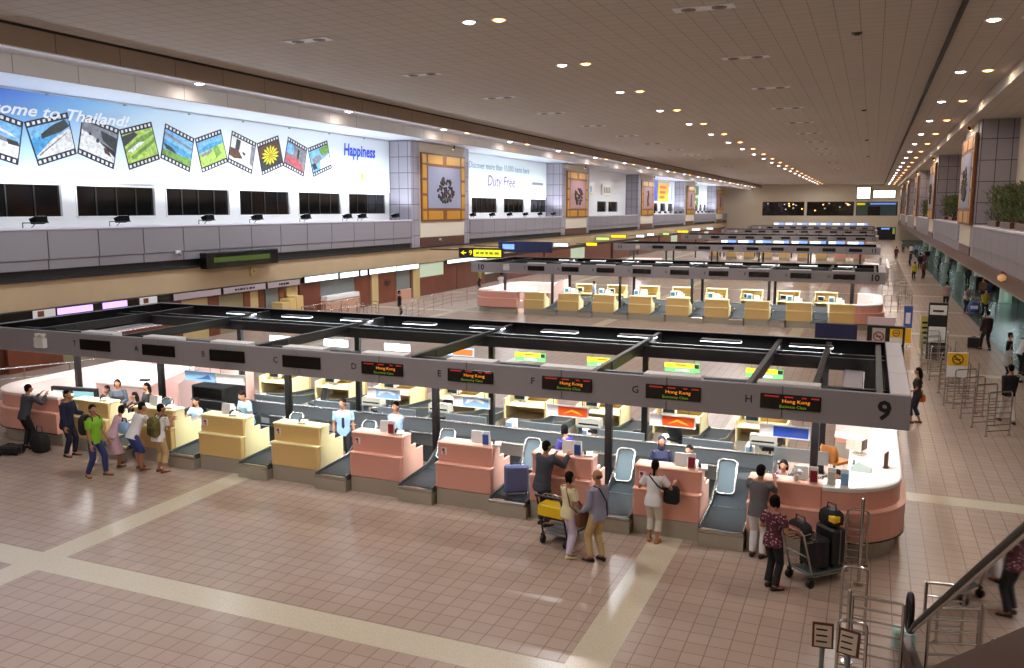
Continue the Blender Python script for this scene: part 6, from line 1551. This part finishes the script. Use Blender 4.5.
# staff behind the near counters
person('seated clerk with white collar behind counter T, leftmost of the clerks', -19.45, 17.12, 175, 1.6, top=BLK, sleeve='long', pel=(0, -.1, .62), feet=[(.1, .3), (-.1, .3)], hands=[(.18, .35, .84), (-.18, .35, .84)], vx=.013)
person('clerk in grey jacket standing behind counter T', -18.95, 17.15, -150, 1.62, fem=True, top=cloth('slate', (70, 78, 90)), sleeve='long', jacket=True, bottom=BLK, hair='bob', lean=8, hands=[(.18, .3, 1.0), (-.18, .3, 1.0)], vx=.013)
person('seated clerk with long black hair behind the right side of counter T', -18.45, 17.10, 140, 1.56, fem=True, top=BLK, sleeve='long', hair='long', pel=(0, -.1, .55), feet=[(.1, .3), (-.1, .3)], hands=[(.16, .34, .82), (-.16, .34, .82)], vx=.013)
person('woman clerk in black jacket standing between counters T and A', -17.95, 17.2, 150, 1.58, fem=True, top=BLK, sleeve='long', jacket=True, bottom=BLK, hair='long', hands=[(.14, .3, 1.0), (-.14, .3, 1.0)], vx=.013)
person('seated clerk with light blue sleeve behind counter A', -16.2, 17.07, 170, 1.58, top=LBL, sleeve='short', pel=(0, -.08, .58), feet=[(.1, .3), (-.1, .3)], hands=[(.18, .33, .84), (-.18, .33, .84)], vx=.013)
person('clerk in light blue shirt standing behind counter B', -14.52, 17.1, 165, 1.7, lean=10, top=LBL, sleeve='short', bottom=NAVY, hands=[(.2, .3, .98), (-.2, .3, .98)], hp=18, vx=.011)
person('clerk in light blue shirt and dark tie standing between counters C and D', -11.62, 17.15, -150, 1.7, top=LBL, sleeve='short', bottom=BLK, tie=NAVY, hands=[(.24, .02, .84), (-.24, .05, .84)], hy=-30, vx=.011)
person('clerk in light blue shirt and tie with folded arms behind counter D', -10.2, 17.25, 178, 1.72, top=LBL, sleeve='short', bottom=BLK, tie=NAVY, hands=[(-.1, .22, 1.2), (.1, .24, 1.18)], vx=.011)
person('clerk in purple and brown standing turned away behind counter F', -5.88, 17.15, 60, 1.62, fem=True, top=PUR, sleeve='long', bottom=NAVY, lean=18, hair='bob', hands=[(.2, .35, 1.0), (-.2, .3, 1.0)], vx=.013)
person('clerk in navy with a dark head covering standing behind counter G', -3.76, 17.0, -160, 1.62, fem=True, top=NAVY, sleeve='long', bottom=NAVY, hair='scarf', headm=cloth('navy_scarf', (22, 24, 46)), hands=[(.18, .25, 1.0), (-.18, .25, 1.0)], vx=.011)
person('seated clerk in white blouse with long black hair behind counter G', -3.22, 17.07, 170, 1.62, fem=True, top=WHT, sleeve='long', hair='long', pel=(0, -.06, .68), feet=[(.1, .3), (-.1, .3)], hands=[(.18, .33, .92), (-.18, .33, .92)], vx=.011)
person('seated clerk in purple jacket behind counter H', -1.34, 17.04, 172, 1.6, top=PUR, sleeve='long', jacket=False, pel=(0, -.06, .62), feet=[(.1, .3), (-.1, .3)], hands=[(.18, .33, .84), (-.18, .33, .84)], hair='bob', lean=6, vx=.011)
person('seated clerk in black looking down behind the rounded right end counter', -.35, 17.04, 178, 1.56, top=BLK, sleeve='long', pel=(0, -.06, .57), feet=[(.1, .3), (-.1, .3)], hands=[(.16, .33, .84), (-.16, .33, .84)], hair='bob', hp=20, fem=True, vx=.011)
for i, (x, y, z, rz) in enumerate(((-19.45, 17.22, .47, 0), (-18.45, 17.20, .4, 0), (-16.2, 17.15, .43, 0), (-3.22, 17.13, .53, 0), (-1.34, 17.10, .47, 0), (-.35, 17.10, .42, 0))):
    t = thing('clerk_stool', 'dark stool under the seated clerk at counter %s' % ['T, left one', 'T, right one', 'A', 'G', 'H', 'of the rounded right end'][i], 'stool', (x, y, 0), rz, 'clerk stools')
    b = MB().mat(0, True).lathe([(.05, z - .1), (.2, z - .08), (.21, z - .03), (.17, z)], (0, 0, 0), 16); b.build('seat', M_blackp, t); b = MB(); b.cyl((0, 0, .03), (0, 0, z - .08), .03, 8); b.build('column', M_black, t); b = MB().mat(0, True).lathe([(.2, 0), (.2, .02), (.04, .05)], (0, 0, 0), 16); b.build('base', M_black, t)
# right walkway and far hall
person('man in black top and white trousers striding at the right edge', 4.0, 28.4, 20, 1.74, top=BLK, sleeve='long', bottom=cloth('pale_trouser', (206, 200, 196)), feet=[(.09, -.22), (-.09, .26)], hands=[(.22, .16, .84), (-.22, -.1, .84)], vx=.013)
person('man in black pulling a dark suitcase on the right walkway', 5.0, 43.2, 30, 1.76, top=cloth('dark_plum', (52, 34, 40)), sleeve='long', jacket=True, bottom=BLK, feet=[(.1, -.15), (-.1, .2)], hands=[(.24, .05, .84), (-.26, .12, .62)], vx=.014)
person('woman in grey top and black trousers standing by the parked trolleys', 4.72, 34.3, -70, 1.62, fem=True, top=cloth('pale_grey', (150, 150, 150)), sleeve='short', bottom=BLK, hair='long', vx=.014)
person('person in black standing behind the woman in grey by the parked trolleys', 5.0, 36.4, -100, 1.68, top=BLK, sleeve='long', bottom=BLK, vx=.014)
person('person in white shirt leaning over the parked trolleys at the right edge', 5.6, 37.2, -60, 1.64, lean=20, top=WHT, sleeve='short', bottom=BLK, hands=[(.2, .4, 1.0), (-.2, .4, 1.0)], vx=.014)
person('person in mustard top and dark trousers standing on the green-lit floor', 6.35, 56.5, -170, 1.64, top=YLW, sleeve='short', bottom=BLK, vx=.015)
person('person in pale shirt pushing the far trolley with the blue bag', 5.55, 58.2, -150, 1.66, top=cloth('pale_shirt', (206, 196, 200)), sleeve='short', bottom=BLK, lean=10, hands=[(.2, .4, 1.0), (-.2, .4, 1.0)], vx=.015)
person('man in rose grey shirt and black trousers walking away on the right walkway', 4.6, 60.5, 0, 1.72, top=cloth('rose_grey', (158, 130, 128)), sleeve='short', bottom=BLK, feet=[(.08, -.12), (-.08, .14)], vx=.015)
crowd = [(3.7, 84.0, 'mustard jacket', YLW, BLK, 30), (4.5, 86.0, 'brown coat', BRN, BLK, -140), (4.9, 100, 'black suit', BLK, BLK, 10), (5.4, 103, 'dark plum top', MAR, BLK, 160), (4.2, 106, 'navy shirt', NAVY, BLK, 60), (6.2, 112, 'black jacket and grey trousers', BLK, GRY, 0), (6.6, 98, 'dark grey coat', DGR, BLK, 90), (3.0, 118, 'maroon top', mat('cloth_maroon', (120, 44, 56), .8), BLK, 0), (5.0, 126, 'white shirt', WHT, DGR, 0), (5.8, 130, 'pale blue shirt', LBL, NAVY, 180), (4.4, 138, 'pale grey top', GRY, BLK, 0), (8.4, 72, 'black top beside the first kiosks', BLK, JEAN, 120), (7.2, 66, 'dark brown coat below the right gallery', BRN, BLK, 200), (7.6, 80, 'black coat below the right gallery', BLK, BLK, 20), (6.8, 88, 'charcoal top below the right gallery', DGR, BLK, 100), (9.2, 52, 'navy top beside the pale columns', NAVY, BLK, 150), (7.4, 46, 'black shirt near the parked trolleys', BLK, DGR, 60), (7.0, 41.5, 'dark grey shirt behind the parked trolleys', DGR, BLK, -60)]
for i, (x, y, nm, c1, c2, rz) in enumerate(crowd): person('distant standing traveller in %s on the right walkway' % nm if i < 11 else 'distant traveller in %s' % nm, x, y, rz, 1.66, top=c1, sleeve='long', bottom=c2, vx=.02, group='distant travellers')
person('person in black walking by the left shops behind the nearest island', -24.7, 42.4, -60, 1.66, top=BLK, sleeve='long', bottom=BLK, vx=.015)
person('person in white shirt walking by the shops left of the second island', -24.9, 57.5, 40, 1.66, top=WHT, sleeve='short', bottom=GRY, vx=.016)
person('person in lime shirt by the dark shopfront left of the second island', -28.6, 61.8, 90, 1.66, top=cloth('dull_lime', (150, 160, 70)), sleeve='short', bottom=BLK, vx=.016)
person('clerk in light blue at the far side of the second island', -16.4, 53.0, 100, 1.66, top=LBL, sleeve='short', bottom=BLK, vx=.016)
# ------------------------------------------------------------------ camera, world, view
w = bpy.data.worlds.new('World'); SC.world = w; w.use_nodes = True
w.node_tree.nodes['Background'].inputs[0].default_value = (.5, .5, .55, 1); w.node_tree.nodes['Background'].inputs[1].default_value = .02
cam = bpy.data.cameras.new('camera'); cam.sensor_width = 36; cam.lens = 854.8 / 1024 * 36; cam.clip_end = 500
co = bpy.data.objects.new('camera', cam); COL.objects.link(co); co.location = (0, 0, 6.244); co.rotation_euler = (pi / 2 - .1446, 0, .3959)
SC.camera = co
vs = SC.view_settings; vs.view_transform = 'Standard'; vs.look = 'None'; vs.gamma = 1.0; vs.exposure = 0.03; vs.use_curve_mapping = False
cy = SC.cycles
cy.use_denoising = True; cy.denoiser = 'OPENIMAGEDENOISE'; cy.max_bounces = 8; cy.diffuse_bounces = 5; cy.glossy_bounces = 4; cy.transparent_max_bounces = 12
cy.sample_clamp_indirect = 6; cy.caustics_reflective = False; cy.caustics_refractive = False
